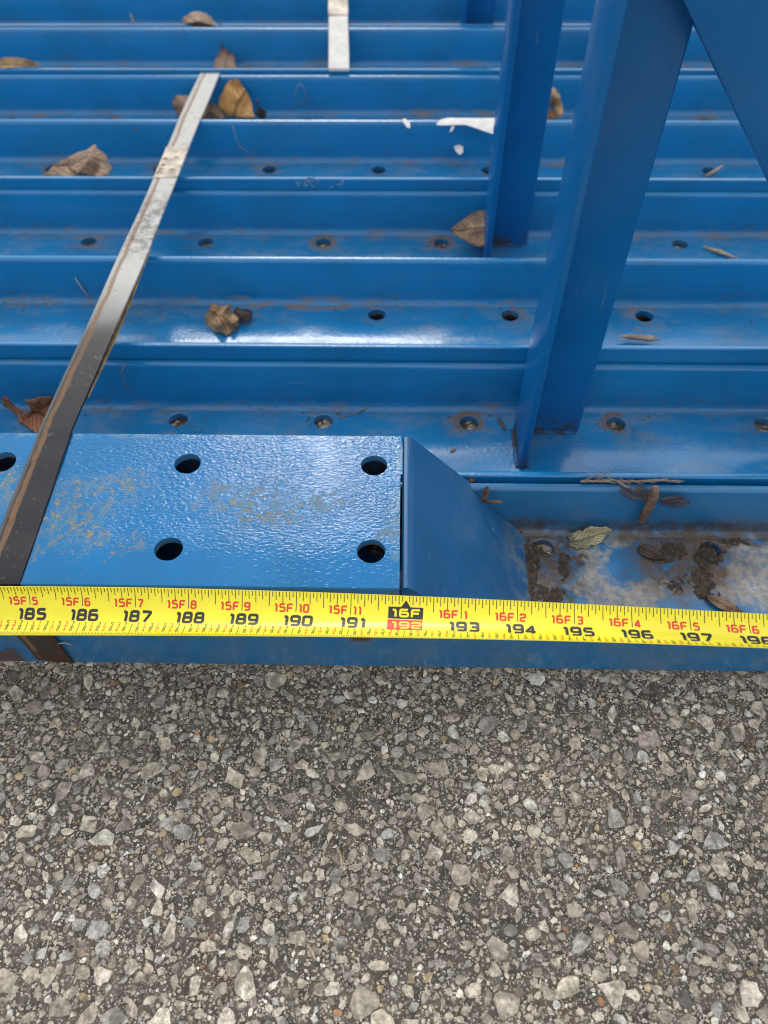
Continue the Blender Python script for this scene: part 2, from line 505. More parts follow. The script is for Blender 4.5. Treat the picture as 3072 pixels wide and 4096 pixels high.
def strap_mat():
    """steel band: black lacquer, sky reflection painted pale into the far part, a rust line along its left third"""
    t = NT('strapping_steel')
    v = t.obj()
    x, y, z = t.xyz(v)
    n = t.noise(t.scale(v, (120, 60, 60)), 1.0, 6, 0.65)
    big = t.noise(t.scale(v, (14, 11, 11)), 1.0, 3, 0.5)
    sky_sheen = t.ramp(t.math('ADD', y, t.mul(t.math('SUBTRACT', big, 0.5), 0.10)), 0.175, 0.265)  # sky reflection on the far part, put into the colour as a pale tone
    no_sky_patch = t.mul(t.ramp(t.math('ABSOLUTE', t.math('SUBTRACT', y, 0.335)), 0.060, 0.025), t.ramp(t.noise(v, 130, 5, 0.7), 0.40, 0.60))  # painted dark patch where the rippled band mirrors no bright sky
    sky_sheen = t.mul(sky_sheen, t.math('SUBTRACT', 1.0, t.mul(no_sky_patch, 0.65)))
    sky_sheen = t.mx_max(t.mul(sky_sheen, t.ramp(n, 0.25, 0.5, 0.82, 1.0)), t.mul(t.ramp(t.noise(v, 320, 4), 0.62, 0.7), 0.12))
    col = t.mx(sky_sheen, (0.013, 0.014, 0.018), (0.45, 0.45, 0.435))
    line = t.mul(t.ramp(t.math('ABSOLUTE', t.math('ADD', x, t.math('ADD', 0.0055, t.mul(t.math('SUBTRACT', n, 0.5), 0.004)))), 0.0020, 0.0009),
                 t.ramp(n, 0.22, 0.42))
    rim = t.mul(t.ramp(x, -0.0072, -0.0085), 0.35)
    down = t.mul(t.ramp(z, -0.004, -0.010), t.ramp(y, 0.006, 0.003))                            # the part that goes down the front: rusty rims
    edge = t.mul(down, t.mx_max(t.ramp(t.math('ABSOLUTE', x), 0.0055, 0.0085), t.ramp(z, -0.062, -0.07)), t.ramp(n, 0.3, 0.5))
    spots = t.mul(t.ramp(t.noise(v, 150, 3), 0.64, 0.70), t.ramp(y, 0.10, 0.2), 0.5)
    rust = t.mx(t.noise(v, 300, 4), (0.16, 0.075, 0.035), (0.30, 0.19, 0.11))
    col = t.mx(t.mul(down, 0.75), col, (0.055, 0.047, 0.04))
    col = t.mx(t.mul(line, 0.70), col, rust)
    col = t.mx(spots, col, rust)
    col = t.mx(rim, col, (0.2, 0.2, 0.2))
    col = t.mx(edge, col, (0.06, 0.032, 0.018))
    b = t.bump(t.noise(t.scale(v, (1, .6, 1)), 260, 4), 0.22, 0.0005)
    return t.done(col, t.mixf(t.mx_max(line, edge), t.mixf(sky_sheen, 0.27, 0.58), 0.8), b, Metallic=t.mul(sky_sheen, 0.08), Specular_IOR_Level=0.3)

def plain(name, col, rough=0.6, noise=None, amt=0.25, bump=0.0, bs=300, **kw):
    t = NT(name)
    v = t.obj()
    c = col
    if noise:
        f = t.noise(v, noise, 5, 0.6)
        c = t.mx(t.ramp(f, 0.3, 0.7), tuple(k*(1-amt) for k in col), tuple(min(1, k*(1+amt)) for k in col))
    b = t.bump(t.noise(v, bs, 4), bump, 0.0006) if bump else None
    return t.done(c, rough, b, **kw)

def leaf_mat(name, base, dark, rough=0.55):
    t = NT(name)
    v = t.node('ShaderNodeUVMap').outputs['UV']
    o = t.obj()
    x, y, z = t.xyz(v)
    n = t.noise(o, 110, 5, 0.6)
    col = t.mx(t.ramp(n, 0.35, 0.68), base, dark)
    # midrib and slanted side veins
    d = t.math('ABSOLUTE', t.math('SUBTRACT', y, 0.5))
    mid = t.ramp(d, 0.04, 0.015)
    ph = t.math('SUBTRACT', t.mul(x, 8.0), t.mul(d, 7.0))
    fr = t.math('ABSOLUTE', t.math('SUBTRACT', t.math('FRACT', ph), 0.5))
    vein = t.mul(t.ramp(fr, 0.11, 0.03), 0.7)
    vv = t.mx_max(mid, vein)
    col = t.mx(t.mul(vv, 0.75), col, tuple(k*0.40 for k in dark))
    rimd = t.ramp(t.math('ABSOLUTE', t.math('SUBTRACT', x, 0.5)), 0.34, 0.5)
    col = t.mx(t.mul(rimd, 0.45), col, tuple(k*0.55 for k in dark))
    sp = t.ramp(t.noise(o, 260, 3), 0.66, 0.72)
    col = t.mx(t.mul(sp, 0.7), col, tuple(k*0.3 for k in dark))
    b = t.bump(vv, 0.9, 0.0010)
    b = t.bump(t.noise(o, 320, 4), 0.5, 0.0012, b)
    return t.done(col, rough, b)

# ------------------------------------------------------------------ geometry of the structural channels
W, HW, PITCH = 101.6, 40.2, 101.6
FRONT = 212.3                         # front plane of the nearest beam
BACK0 = FRONT + W
ORG_TROUGH = BACK0
#        back wall, lift, first hole x
UNITS = [(BACK0, 0.3, 89.6), (420.8, 0.3, -154.5), (523.2, 12.0, -119.6), (634.8, 0.3, -269.9),
         (737.0, 9.7, -123.0), (848.0, 0.3, -200.0), (951.6, 4.2, -170.0), (1068.5, 0.3, -140.0)]

def flange(side):
    """half section round one flange, local y measured from the outer face inwards"""
    pts = [(0.6, 0.0), (0.0, 0.6), (0.0, HW-0.7), (0.7, HW), (3.0, HW), (4.1, HW-0.5), (4.8, HW-1.4), (5.2, HW-2.8)]
    pts += [(8.2, 11.6)]
    for k in range(1, 7):
        a = math.pi/2*k/6
        pts.append((8.2+5.3*(1-math.cos(a)) + 0.0, 11.6-6.9*math.sin(a)))
    pts += [(14.0, 4.7), (14.0, 0.0)]
    if side < 0:
        return [(-W+y, z) for y, z in pts][::-1]
    return [(-y, z) for y, z in pts]

def web_cells(x0, x1, hx, rad, zb, zt, rows, ybounds):
    """web plate between the flanges with round bolt holes"""
    V, F = [], []
    n0 = math.ceil((x0 + 25 - hx)/PITCH)
    cx = []
    k = n0
    while hx+k*PITCH < x1-10:
        cx.append(hx+k*PITCH)
        k += 1
    xb = [x0] + [(a+b)/2 for a, b in zip(cx[:-1], cx[1:])] + [x1]
    for (ya, yb), ry in zip(ybounds, rows):
        for i, c in enumerate(cx):
            xa, xe = xb[i], xb[i+1]
            ang = [2*math.pi*q/28 for q in range(28)]
            for X, Y in ((xa, ya), (xe, ya), (xe, yb), (xa, yb)):
                ang.append(math.atan2(Y-ry, X-c) % (2*math.pi))
            ang = sorted(ang)
            m = len(ang)
            b0 = len(V)
            wob = [1 + 0.012*math.sin(3*a+i) + random.uniform(-.01, .01) for a in ang]
            bev = 0.5
            for z, rr in ((zt, None), (zt, bev), (zt-bev*.7, 0), (zb, 0), (zb, None)):
                for a, wv in zip(ang, wob):
                    ca, sa = math.cos(a), math.sin(a)
                    if rr is None:
                        tx = ((xe-c)/ca if ca > 1e-9 else (xa-c)/ca if ca < -1e-9 else 1e9)
                        ty = ((yb-ry)/sa if sa > 1e-9 else (ya-ry)/sa if sa < -1e-9 else 1e9)
                        r = min(tx, ty)
                    else:
                        r = (rad+rr)*wv
                    V.append((c+r*ca, ry+r*sa, z))
            for lv in range(4):
                for q in range(m):
                    q2 = (q+1) % m
                    F.append((b0+lv*m+q, b0+lv*m+q2, b0+(lv+1)*m+q2, b0+(lv+1)*m+q))
    return V, F

def channel_geo(x0, x1, hx, rad=6.6):
    a = extrude(flange(1), x0, x1)
    b = extrude(flange(-1), x0, x1)
    w = web_cells(x0, x1, hx, rad, 0.0, 4.7, (-22.3, -W+22.3), ((-50.8, -14.0), (-W+14.0, -50.8)))
    return join(a, b, w)

def fix_normals(o):
    import bmesh
    bm = bmesh.new()
    bm.from_mesh(o.data)
    bmesh.ops.remove_doubles(bm, verts=bm.verts, dist=1e-6)
    bmesh.ops.recalc_face_normals(bm, faces=bm.faces)
    bm.to_mesh(o.data)
    bm.free()
    for p in o.data.polygons:
        p.use_smooth = True
    o.data.set_sharp_from_angle(angle=math.radians(38))

def lshape(x0, y0, leg_y, leg_x, t, z0, z1, lean=0.0):
    """steel angle standing up: heel at (x0,y0), one leg towards the camera, one to the right"""
    r = 1.3
    prof = [(0, 0), (0, -leg_y+r), (r*.4, -leg_y+r*.3), (r, -leg_y), (t-r*.6, -leg_y), (t-.2, -leg_y+r*.4), (t, -leg_y+r)]
    for k in range(5):
        a = math.pi/2*k/4
        prof.append((t+4*(1-math.cos(a)), -t-4*(1-math.sin(a))))
    prof += [(leg_x-r, -t), (leg_x-r*.3, -t+r*.4), (leg_x, -t+r), (leg_x, -r*.4), (leg_x-r*.4, 0)]
    n = len(prof)
    V, F = [], []
    for z in (z0, z1):
        for px, py in prof:
            V.append((x0+px+lean*(z-z0), y0+py, z))
    F = [(i, (i+1) % n, n+(i+1) % n, n+i) for i in range(n)] + [tuple(range(n)), tuple(range(2*n-1, n-1, -1))]
    return V, F

MAT_CH = paint_channel('glossy_blue_paint')
MAT_TR = paint_channel('stained_blue_paint', trough=True)
MAT_BR = paint_brace('smooth_blue_paint')
MAT_CAP = paint_cap()
MAT_GUS = paint_gusset()
XA, XB = -700.0, 700.0

# ------------------------------------------------------------------ ground
def ground_mat():
    t = NT('asphalt_binder')
    v = t.obj()
    cell = t.voro(v, 900, 'F1', 'Color')
    lum = t.xyz(cell)[0]
    dist = t.voro(v, 900)
    n = t.noise(v, 140, 6, 0.65)
    big = t.noise(v, 14, 4, 0.6)
    col = t.mx(t.ramp(n, 0.3, 0.7), (0.052, 0.044, 0.036), (0.165, 0.141, 0.114))
    g = t.mul(t.ramp(lum, 0.66, 0.92), t.ramp(dist, 0.55, 0.30))
    col = t.mx(t.mul(g, 0.75), col, (0.50, 0.46, 0.40))
    col = t.mx(t.mul(t.ramp(big, 0.50, 0.72), 0.6), col, (0.06, 0.053, 0.046))
    st = t.mul(t.ramp(t.noise(v, 30, 4), 0.60, 0.72), 0.6)
    col = t.mx(st, col, (0.15, 0.075, 0.035))
    # beyond the built stones the surface carries them as colour and relief
    x, y, z = t.xyz(v)
    far = t.mx_max(t.ramp(t.math('ABSOLUTE', x), 0.290, 0.305), t.ramp(y, -0.100, -0.115), t.ramp(y, 0.95, 1.05))
    hgt = None
    for sc_, lo in ((150, 0.30), (330, 0.26)):
        cid = t.voro(v, sc_, 'F1', 'Color')
        edge = t.voro(v, sc_, 'DISTANCE_TO_EDGE')
        on = t.mul(far, t.ramp(edge, 0.05, 0.12), t.ramp(t.xyz(cid)[1], lo, lo+0.05))
        scol = t.mx(t.xyz(cid)[0], (0.30, 0.265, 0.215), (0.60, 0.545, 0.45))
        col = t.mx(t.mul(on, t.ramp(n, 0.25, 0.6, 0.5, 1.0)), col, scol)
        hgt = on if hgt is None else t.mx_max(hgt, on)
    b = t.bump(t.noise(v, 900, 4, 0.7), 0.8, 0.0012)
    b = t.bump(n, 0.7, 0.003, b)
    b = t.bump(hgt, 0.5, 0.0012, b)
    return t.done(col, 0.9, b)

def stone_mat(use_attr):
    t = NT('worn_aggregate' if use_attr else 'worn_stone')
    v = t.obj()
    if use_attr:
        a = t.node('ShaderNodeVertexColor', layer_name='tint')
        base = a.outputs['Color']
        vv = v
    else:
        oi = t.node('ShaderNodeObjectInfo')
        base = oi.outputs['Color']
        vv = objrand(t, t.scale(v, (10, 10, 10)))
    n = t.noise(vv, 230, 6, 0.7)
    n2 = t.noise(vv, 700, 3, 0.6)
    m = t.math('ADD', t.ramp(n, 0.32, 0.68, 0.58, 1.30), t.ramp(n2, 0.3, 0.7, -0.25, 0.25))
    sc = t.node('ShaderNodeVectorMath', operation='SCALE')
    t.put(sc.inputs[0], base)
    t.put(sc.inputs['Scale'], m)
    col = sc.outputs[0]
    pit = t.ramp(t.noise(vv, 160, 3, 0.5, 0.8), 0.665, 0.70)
    col = t.mx(t.mul(pit, 0.75), col, (0.035, 0.033, 0.03))
    skin = t.ramp(t.noise(vv, 120, 6, 0.7, 0.5), 0.47, 0.60)          # binder still clinging to the face
    col = t.mx(t.mul(skin, 0.6), col, (0.145, 0.128, 0.108))
    b = t.bump(n, 0.8, 0.0016)
    b = t.bump(pit, -0.6, 0.0012, b)
    return t.done(col, 0.78, b)

MAT_GROUND = ground_mat()
gx = [-60000, -6000, -900] + list(np.linspace(-450, 450, 61)) + [900, 6000, 60000]
gy = [-60000, -6000, -900] + list(np.linspace(-260, 320, 41)) + [900, 1500, 6000, 60000]
GX, GY = np.meshgrid(gx, gy)
def ground_z(x, y):
    P = np.stack([x, y, np.zeros_like(x)], -1)
    near = np.clip((np.abs(x) < 440)*(y > -255)*(y < 200), 0, 1)
    return (vnoise(P, 1/28, 3)-0.75)*1.6*near - 0.8*(1-near)
GZ = ground_z(GX, GY)
nx = len(gx)
GV = np.stack([GX, GY, GZ], -1).reshape(-1, 3)
GF = [(j*nx+i, j*nx+i+1, (j+1)*nx+i+1, (j+1)*nx+i) for j in range(len(gy)-1) for i in range(nx-1)]
ground = mesh_obj('ground', GV, GF, MAT_GROUND, smooth=True)
tag(ground, 'grey asphalt with worn aggregate stones set in dark binder', kind='structure')

TINTS = [((0.52, 0.46, 0.37), 34), ((0.42, 0.37, 0.3), 28), ((0.62, 0.56, 0.465), 17), ((0.39, 0.37, 0.335), 10), ((0.48, 0.465, 0.43), 7),
         ((0.68, 0.645, 0.565), 5), ((0.82, 0.80, 0.75), 1.6), ((0.26, 0.205, 0.155), 4), ((0.50, 0.39, 0.235), 3), ((0.42, 0.215, 0.11), 0.8),
         ((0.40, 0.335, 0.30), 6), ((0.13, 0.122, 0.115), 2)]
TW = np.array([w for _, w in TINTS]); TW = TW/TW.sum()
def tint(d=0):
    k = RNG.choice(len(TINTS), p=TW)
    if d > 6 and k in (6, 7, 8, 9):
        k = int(RNG.integers(0, 5))
    c = np.array(TINTS[k][0])
    return np.clip(c*RNG.uniform(0.78, 1.2)*RNG.uniform(0.98, 1.02, 3), 0.02, 0.88)

def stone_shape(seed, kind):
    """flat-worn stone of unit diameter: rim below the binder, sloping shoulder, nearly flat top"""
    g = np.random.default_rng(seed)
    if kind == 'chip':
        k = int(g.integers(4, 8))                       # a broken polygon with ragged edges
        ca = np.sort((np.arange(k)+g.uniform(-0.3, 0.3, k))/k*2*np.pi)
        cr = g.uniform(0.68, 1.12, k)
        C = np.stack([np.cos(ca)*cr, np.sin(ca)*cr], -1)
        pts = []
        for a in range(k):
            p, q = C[a], C[(a+1) % k]
            m = 3 if k < 6 else 2
            for u in range(m):
                f = u/m
                e = p*(1-f)+q*f
                pts.append(e*(1+g.uniform(-0.12, 0.10)))
        P = np.array(pts)*0.5
        asp = g.uniform(0.5, 1.0)
    else:
        n = 11
        a = np.arange(n)/n*2*np.pi
        r = 0.5*(1+0.08*np.sin(2*a+g.uniform(0, 6))+0.06*np.sin(3*a+g.uniform(0, 6)))
        P = np.stack([np.cos(a)*r, np.sin(a)*r], -1)
        asp = g.uniform(0.6, 0.95)
    n = len(P)
    X, Y = P[:, 0], P[:, 1]*asp
    sh = g.uniform(0.80, 0.92) if kind == 'chip' else 0.66
    top = g.uniform(0.035, 0.075) if kind == 'chip' else 0.16
    tilt = g.uniform(-0.06, 0.06, 2)
    V, F = [], []
    for f, z in ((1.05, -0.18), (1.0, 0.0), (sh, top*0.85)):
        for x, y in zip(X, Y):
            V.append((x*f, y*f, z + (0 if z <= 0 else x*tilt[0]+y*tilt[1]+g.uniform(-.02, .02))))
    V.append((0.08*g.standard_normal(), 0.08*g.standard_normal()*asp, top+g.uniform(-.02, .02)))
    for l in range(2):
        for q in range(n):
            F.append((l*n+q, l*n+(q+1) % n, (l+1)*n+(q+1) % n, (l+1)*n+q))
    for q in range(n):
        F.append((2*n+q, 2*n+(q+1) % n, 3*n))
    return np.array(V), F

SHAPES = [stone_shape(100+i, 'chip' if i % 4 else 'pebble') for i in range(56)]
XR, YR = (-300, 300), (-110, 216)
class Dart:
    def __init__(self, cell=6.0):
        self.c, self.d = cell, {}
    def free(self, x, y, r, k):
        i, j = int(x//self.c), int(y//self.c)
        s = int(math.ceil((r+11)/self.c))
        for a in range(i-s, i+s+1):
            for b in range(j-s, j+s+1):
                for X, Y, R in self.d.get((a, b), ()):
                    if (X-x)**2+(Y-y)**2 < (k*(R+r))**2:
                        return False
        return True
    def add(self, x, y, r):
        self.d.setdefault((int(x//self.c), int(y//self.c)), []).append((x, y, r))
dart = Dart()
stones = []
def scatter(n, dmin, dmax, power, k):
    for _ in range(n):
        d = dmin + (dmax-dmin)*RNG.random()**power
        for _t in range(14):
            x, y = RNG.uniform(*XR), RNG.uniform(*YR)
            if dart.free(x, y, d*0.42, k):
                dart.add(x, y, d*0.42)
                stones.append((x, y, d))
                break
scatter(520, 8.5, 16.5, 2.6, 0.90)
scatter(2200, 4.6, 8.5, 1.6, 0.88)
scatter(5200, 2.4, 5.0, 1.5, 0.88)
scatter(13000, 1.1, 2.4, 1.3, 0.88)

def in_view(x, y):
    d = Vector((x, y, 0))-EYE
    dep = d.dot(fw)
    px, py = 1536+F_PX*d.dot(RIGHT)/dep, 2048-F_PX*d.dot(UP)/dep
    return -40 < px < 3112 and 2640 < py < 4150
seen = sorted([s for s in stones if in_view(s[0], s[1])], key=lambda s: -s[2])
big = seen[:298]
bigset = set(id(s) for s in big)
MAT_STONE = stone_mat(False)
MAT_AGG = stone_mat(True)
smeshes = []
for i, (V, F) in enumerate(SHAPES):
    me = bpy.data.meshes.new('stone')
    me.from_pydata((V*MM).tolist(), [], F)
    me.materials.append(MAT_STONE)
    smeshes.append(me)
zs = ground_z(np.array([s[0] for s in big]), np.array([s[1] for s in big]))
for (x, y, d), z in zip(big, zs):
    o = bpy.data.objects.new('stone', smeshes[(lambda k: k+1 if k % 4 == 0 and d > 8 else k)(int(RNG.integers(len(smeshes))))])
    COL.objects.link(o)
    o.parent = ground
    o.location = (x*MM, y*MM, (z+0.15)*MM)
    o.rotation_euler = (RNG.uniform(-.04, .04), RNG.uniform(-.04, .04), RNG.uniform(0, 6.283))
    o.scale = (d, d*RNG.uniform(0.85, 1.1), min(d, 9)*RNG.uniform(.4, .8))
    c = tint(d)
    o.color = (*c, 1)

def stone_mass(items, name, shapes):
    xs = np.array([s[0] for s in items]); ys = np.array([s[1] for s in items])
    z0 = ground_z(xs, ys)
    VV, FF, CC = [], [], []
    k = 0
    for (x, y, d), z in zip(items, z0):
        V, F = shapes[RNG.integers(len(shapes))]
        a = RNG.uniform(0, 6.283)
        ca, sa = math.cos(a), math.sin(a)
        P = np.stack([(V[:, 0]*ca-V[:, 1]*sa)*d+x, (V[:, 0]*sa+V[:, 1]*ca)*d+y, V[:, 2]*min(d, 9)*RNG.uniform(.5, 1.0)+z+0.1], -1)
        VV.append(P)
        FF += [tuple(i+k for i in f) for f in F]
        k += len(P)
        CC.append(np.repeat(tint(d)[None], len(P), 0))
    o = mesh_obj(name, np.concatenate(VV), FF, MAT_AGG, parent=ground)
    at = o.data.color_attributes.new('tint', 'FLOAT_COLOR', 'POINT')
    c = np.concatenate(CC)
    at.data.foreach_set('color', np.concatenate([c, np.ones((len(c), 1))], 1).ravel())
    o['kind'] = 'stuff'
    return o
stone_mass([s for s in stones if id(s) not in bigset], 'aggregate', SHAPES)
plug = []
for ui in (0, 1, 3):
    yb_, _, hx_ = UNITS[ui]
    for k in range(-8, 9):
        for ry in (22.3, W-22.3):
            cx_ = hx_+k*PITCH
            if -320 < cx_ < 320:
                for _ in range(9):
                    a_, r_ = RNG.uniform(0, 6.28), 6.5*RNG.random()**.5
                    plug.append((cx_+r_*math.cos(a_), yb_-ry+r_*math.sin(a_), RNG.uniform(2.2, 6.0)))
stone_mass(plug, 'aggregate', SHAPES)
OCT = (np.array([(.5, 0, 0), (0.1, .45, 0), (-.5, .1, 0), (0, -.4, 0), (.05, .02, .38)]), [(0, 1, 4), (1, 2, 4), (2, 3, 4), (3, 0, 4)])
grit = []
for _ in range(2600):
    grit.append((RNG.uniform(-300, 300), 213.5-RNG.random()**2*9, 0.5+1.6*RNG.random()**2))
for _ in range(95000):
    grit.append((RNG.uniform(*XR), RNG.uniform(*YR), 0.40+0.95*RNG.random()**2.2))
stone_mass(grit, 'grit', [OCT])

# ------------------------------------------------------------------ rack uprights
SPOT = ['blue steel channel nearest the tape, stained open trough with a sloping end plate',
        'blue steel channel, second from the front, carrying the front post and diagonal brace',
        'blue steel channel, third from the front, trough holding a crumpled tan leaf',
        'blue steel channel, fourth from the front, rear post rising beside a brown leaf tip',
        'blue steel channel, fifth from the front, torn white paper stuck on its wall',
        'blue steel channel, sixth from the front, trough holding the ochre leaf',
        'blue steel channel, seventh from the front, where the short pale strap ends',
        'blue steel channel farthest in the row, at the top edge of the picture']
roots = []
for i, (yb, lift, hx) in enumerate(UNITS):
    r = empty('rack_upright', (0, yb, lift))
    tag(r, SPOT[i], 'rack upright', 'blue rack uprights lying side by side')
    V, F = channel_geo(XA, XB, hx if i else 89.6-5*PITCH)
    c = mesh_obj('channel', [(x, y+yb, z+lift) for x, y, z in V], F, MAT_TR if i == 0 else MAT_CH, parent=r)
    fix_normals(c)
    c['hole_x'] = (hx*MM) % 0.1016
    roots.append(r)

# sloping end plate closing the nearest trough
def gusset():
    V, F = [], []
    th = 4.5
    def inset(z):
        return 0.6 if z > HW+.5 else 6.0 + (HW-z)/28.0*3.4 if z > 11.6 else 9.5 + (11.6-z)*0.55
    zz = [80.4, 79.9, 78, 70, 60, 50, 41.0, 40.0, 30, 22, 14, 10, 7, 4.9]
    ys = np.linspace(0, 1, 9)
    rows = []
    for z in zz:
        x = 6.2 + (80.4-z)/75.4*70.0
        if z < 14: x += (14-z)*0.25
        if z == 80.4: x = 5.4
        ins = inset(z)
        rows.append([(x, FRONT+ins+(W-2*ins)*q, z) for q in ys])
    n = len(ys)
    for r in rows: V += r
    nb = len(V)
    for r in rows: V += [(x-th*.74, y, z-th*.68) for x, y, z in r]
    R = len(rows)
    for j in range(R-1):
        for i in range(n-1):
            F.append((j*n+i, (j+1)*n+i, (j+1)*n+i+1, j*n+i+1))
            F.append((nb+j*n+i, nb+j*n+i+1, nb+(j+1)*n+i+1, nb+(j+1)*n+i))
        for i in (0, n-1):
            F.append((j*n+i, nb+j*n+i, nb+(j+1)*n+i, (j+1)*n+i))
    for j in (0, R-1):
        for i in range(n-1):
            F.append((j*n+i, j*n+i+1, nb+j*n+i+1, nb+j*n+i))
    # turned-down lip along its upper end
    lip = [(2.4, 42), (2.4, 79.2), (3.0, 80.2), (4.6, 80.55), (5.7, 80.2), (6.1, 79.2), (6.1, 42)]
    y0, y1 = FRONT+0.9, FRONT+W-0.9
    LV = [(x, y0, z) for x, z in lip] + [(x, y1, z) for x, z in lip]
    m = len(lip)
    LF = [(i, (i+1) % m, m+(i+1) % m, m+i) for i in range(m)] + [tuple(range(m)), tuple(range(2*m-1, m-1, -1))]
    # triangular cheek at the front
    t0, t1 = FRONT+0.7, FRONT+4.2
    tri = [(6.3, 79.5), (6.3, 42), (42.0, 42)]
    TV = [(x, t0, z-1.5) for x, z in tri] + [(x, t1, z-1.5) for x, z in tri]
    TF = [(0, 1, 2), (5, 4, 3), (0, 3, 4, 1), (1, 4, 5, 2), (2, 5, 3, 0)]
    return join((V, F), (LV, LF), (TV, TF))
g = gusset()
go = mesh_obj('end_plate', g[0], g[1], MAT_GUS, parent=roots[0])
fix_normals(go)

# posts and braces
def post(root, x0, y0, leg_y, leg_x, z0, z1, lean=0.012):
    V, F = lshape(x0, y0, leg_y, leg_x, 4.6, z0, z1, lean)
    o = mesh_obj('brace', V, F, MAT_BR, parent=root)
    fix_normals(o)
    return o
post(roots[1], 79.3, 394.6, 39.0, 44.0, 5.0, 640, 0.016)
post(roots[3], 68.6, 613.5, 38.5, 39.0, 5.0, 640, 0.010)
post(roots[7], 66.0, 1048.0, 40.0, 40.0, 5.0, 640, 0.010)
post(roots[6], 228.0, 932.0, 40.0, 40.0, 7.0, 640, 0.010)
def weld(root, pts, r):
    g = np.random.default_rng(len(pts))
    P, rr = [], []
    for a, b in zip(pts[:-1], pts[1:]):
        a, b = Vector(a), Vector(b)
        n = max(4, int((b-a).length/1.6))
        for k in range(n):
            P.append(a+(b-a)*k/n+Vector(g.uniform(-.25, .25, 3)))
            rr.append(r*g.uniform(0.75, 1.2))
    V, F = tube(P, rr, 7)
    mesh_obj('weld_bead', V, F, MAT_BR, parent=root, smooth=True)
weld(roots[1], [(85.2, 357, 5), (84.8, 389.5, 5), (122, 389.5, 5)], 2.0)
weld(roots[1], [(78.6, 357, 5), (78.6, 393, 5)], 1.8)
weld(roots[3], [(73.6, 577, 5), (73.6, 608.5, 5), (106, 608.5, 5)], 2.0)
weld(roots[7], [(71, 1010, 5), (71, 1043, 5), (104, 1043, 5)], 2.0)
def diagonal():
    """angle brace lying across the second upright's frame, flat leg to the camera"""
    a = Vector((84.0, 378.0, 316.0)); b = Vector((116.6, 378, 275.5)); c = Vector((180, 378, 196.4))
    d = (c-b).normalized()
    p0 = b - d*38
    p1 = b + d*((275.5-5.5)/-d.z)
    nrm = Vector((-d.z, 0, d.x))                  # up and to the right, in the frame's plane
    if nrm.x < 0: nrm = -nrm
    back = Vector((0, 1, 0))
    r = 1.4
    prof = [(0, 0.9), (0.35, 0.25), (1.1, 0), (43, 0), (44, .8), (44, 4.6), (8, 4.6), (4.6, 8), (4.6, 40), (1.0, 40), (0, 39)]
    V = [tuple(p + nrm*u + back*v) for p in (p0, p1) for u, v in prof]
    n = len(prof)
    F = [(i, (i+1) % n, n+(i+1) % n, n+i) for i in range(n)] + [tuple(range(n)), tuple(range(2*n-1, n-1, -1))]
    return V, F
dv, df = diagonal()
do = mesh_obj('diagonal_brace', dv, df, MAT_BR, parent=roots[1])
fix_normals(do)

# inverted channel lying on the nearest upright: its web is the plate with holes
cap_r = empty('capping_channel', (0, BACK0, 40.6))
tag(cap_r, 'weathered blue channel turned upside down, big round holes and rust freckles, under the black strap', 'steel channel')
V, F = channel_geo(XA, 1.0, -114.9-5*PITCH, 7.2)
V = [(x, BACK0+y, 80.4-z) for x, y, z in V]
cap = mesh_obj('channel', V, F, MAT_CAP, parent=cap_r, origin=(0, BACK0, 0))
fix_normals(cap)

# ------------------------------------------------------------------ steel straps
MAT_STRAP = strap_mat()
MAT_PALE = plain('bare_strapping_steel', (0.50, 0.495, 0.48), 0.5, 90, 0.12, 0.15, 200)
def band(path, half, th, wob=0.0, xoff=0.0):
    """flat band along (x,y,z) points, width along x"""
    P = [Vector(p) for p in path]
    V, F = [], []
    for i, p in enumerate(P):
        t = (P[min(i+1, len(P)-1)]-P[max(i-1, 0)]).normalized()
        side = Vector((1, 0, 0))
        a = wob*(math.sin(p.y*0.021+0.6)+0.6*math.sin(p.y*0.047))
        n = side.cross(t).normalized()
        if n.z < 0 or (abs(n.z) < 1e-3 and n.y > 0): n = -n
        s2 = (side*math.cos(a)+n*math.sin(a))
        for u, v in ((-half, 0), (-half+.4, th), (half-.4, th), (half, 0)):
            V.append(tuple(p+s2*u+n*v))
    m = 4
    for i in range(len(P)-1):
        for k in range(m):
            F.append((i*m+k, i*m+(k+1) % m, (i+1)*m+(k+1) % m, (i+1)*m+k))
    F += [(0, 1, 2, 3), tuple(len(V)-4+k for k in (3, 2, 1, 0))]
    return V, F
def smooth_path(pts, n=6):
    out = []
    for a, b in zip(pts[:-1], pts[1:]):
        for k in range(n):
            out.append(tuple(a[j]+(b[j]-a[j])*k/n for j in range(3)))
    out.append(pts[-1])
    return out
def sx(y): return -193.2 - 0.5*(y-212)/636
def strap_z(y):
    if y > 845: return 41.6
    if y > 736: return 41.6+(50.7-41.6)*(845-y)/109
    q = (736-y)/(736-315.5)
    return 50.7+(81.2-50.7)*q-2.2*math.sin(math.pi*min(max(q, 0), 1))
ps = [(sx(850), 848.6, 12), (sx(850), 848.6, 36), (sx(849), 848.4, 40.0), (sx(848), 847.4, 41.0), (sx(845), 845, 41.6)]
nseg = 40
for k in range(1, nseg):
    q = k/nseg
    y = 845+(315.5-845)*q
    ps.append((sx(y), y, strap_z(y)))
ps += [(sx(314), 314.5, 81.2), (sx(312), 311, 81.0)]
for k in range(1, 12):
    y = 311-(311-216)*k/12
    ps.append((sx(y), y, 80.9+0.25*math.sin(y*.2)))
ps += [(sx(214), 215, 80.8), (sx(212), 212.6, 80.4), (-193.0, 211.7, 79.3), (-192.8, 211.3, 76), (-192.6, 211.0, 60), (-192.2, 210.9, 40),
       (-191.8, 211.0, 20), (-191.4, 211.3, 4), (-191.4, 212.3, 0.6)]
ps = ps[::-1]
st = empty('steel_strap', (-193.2, 212.3, 80.6))
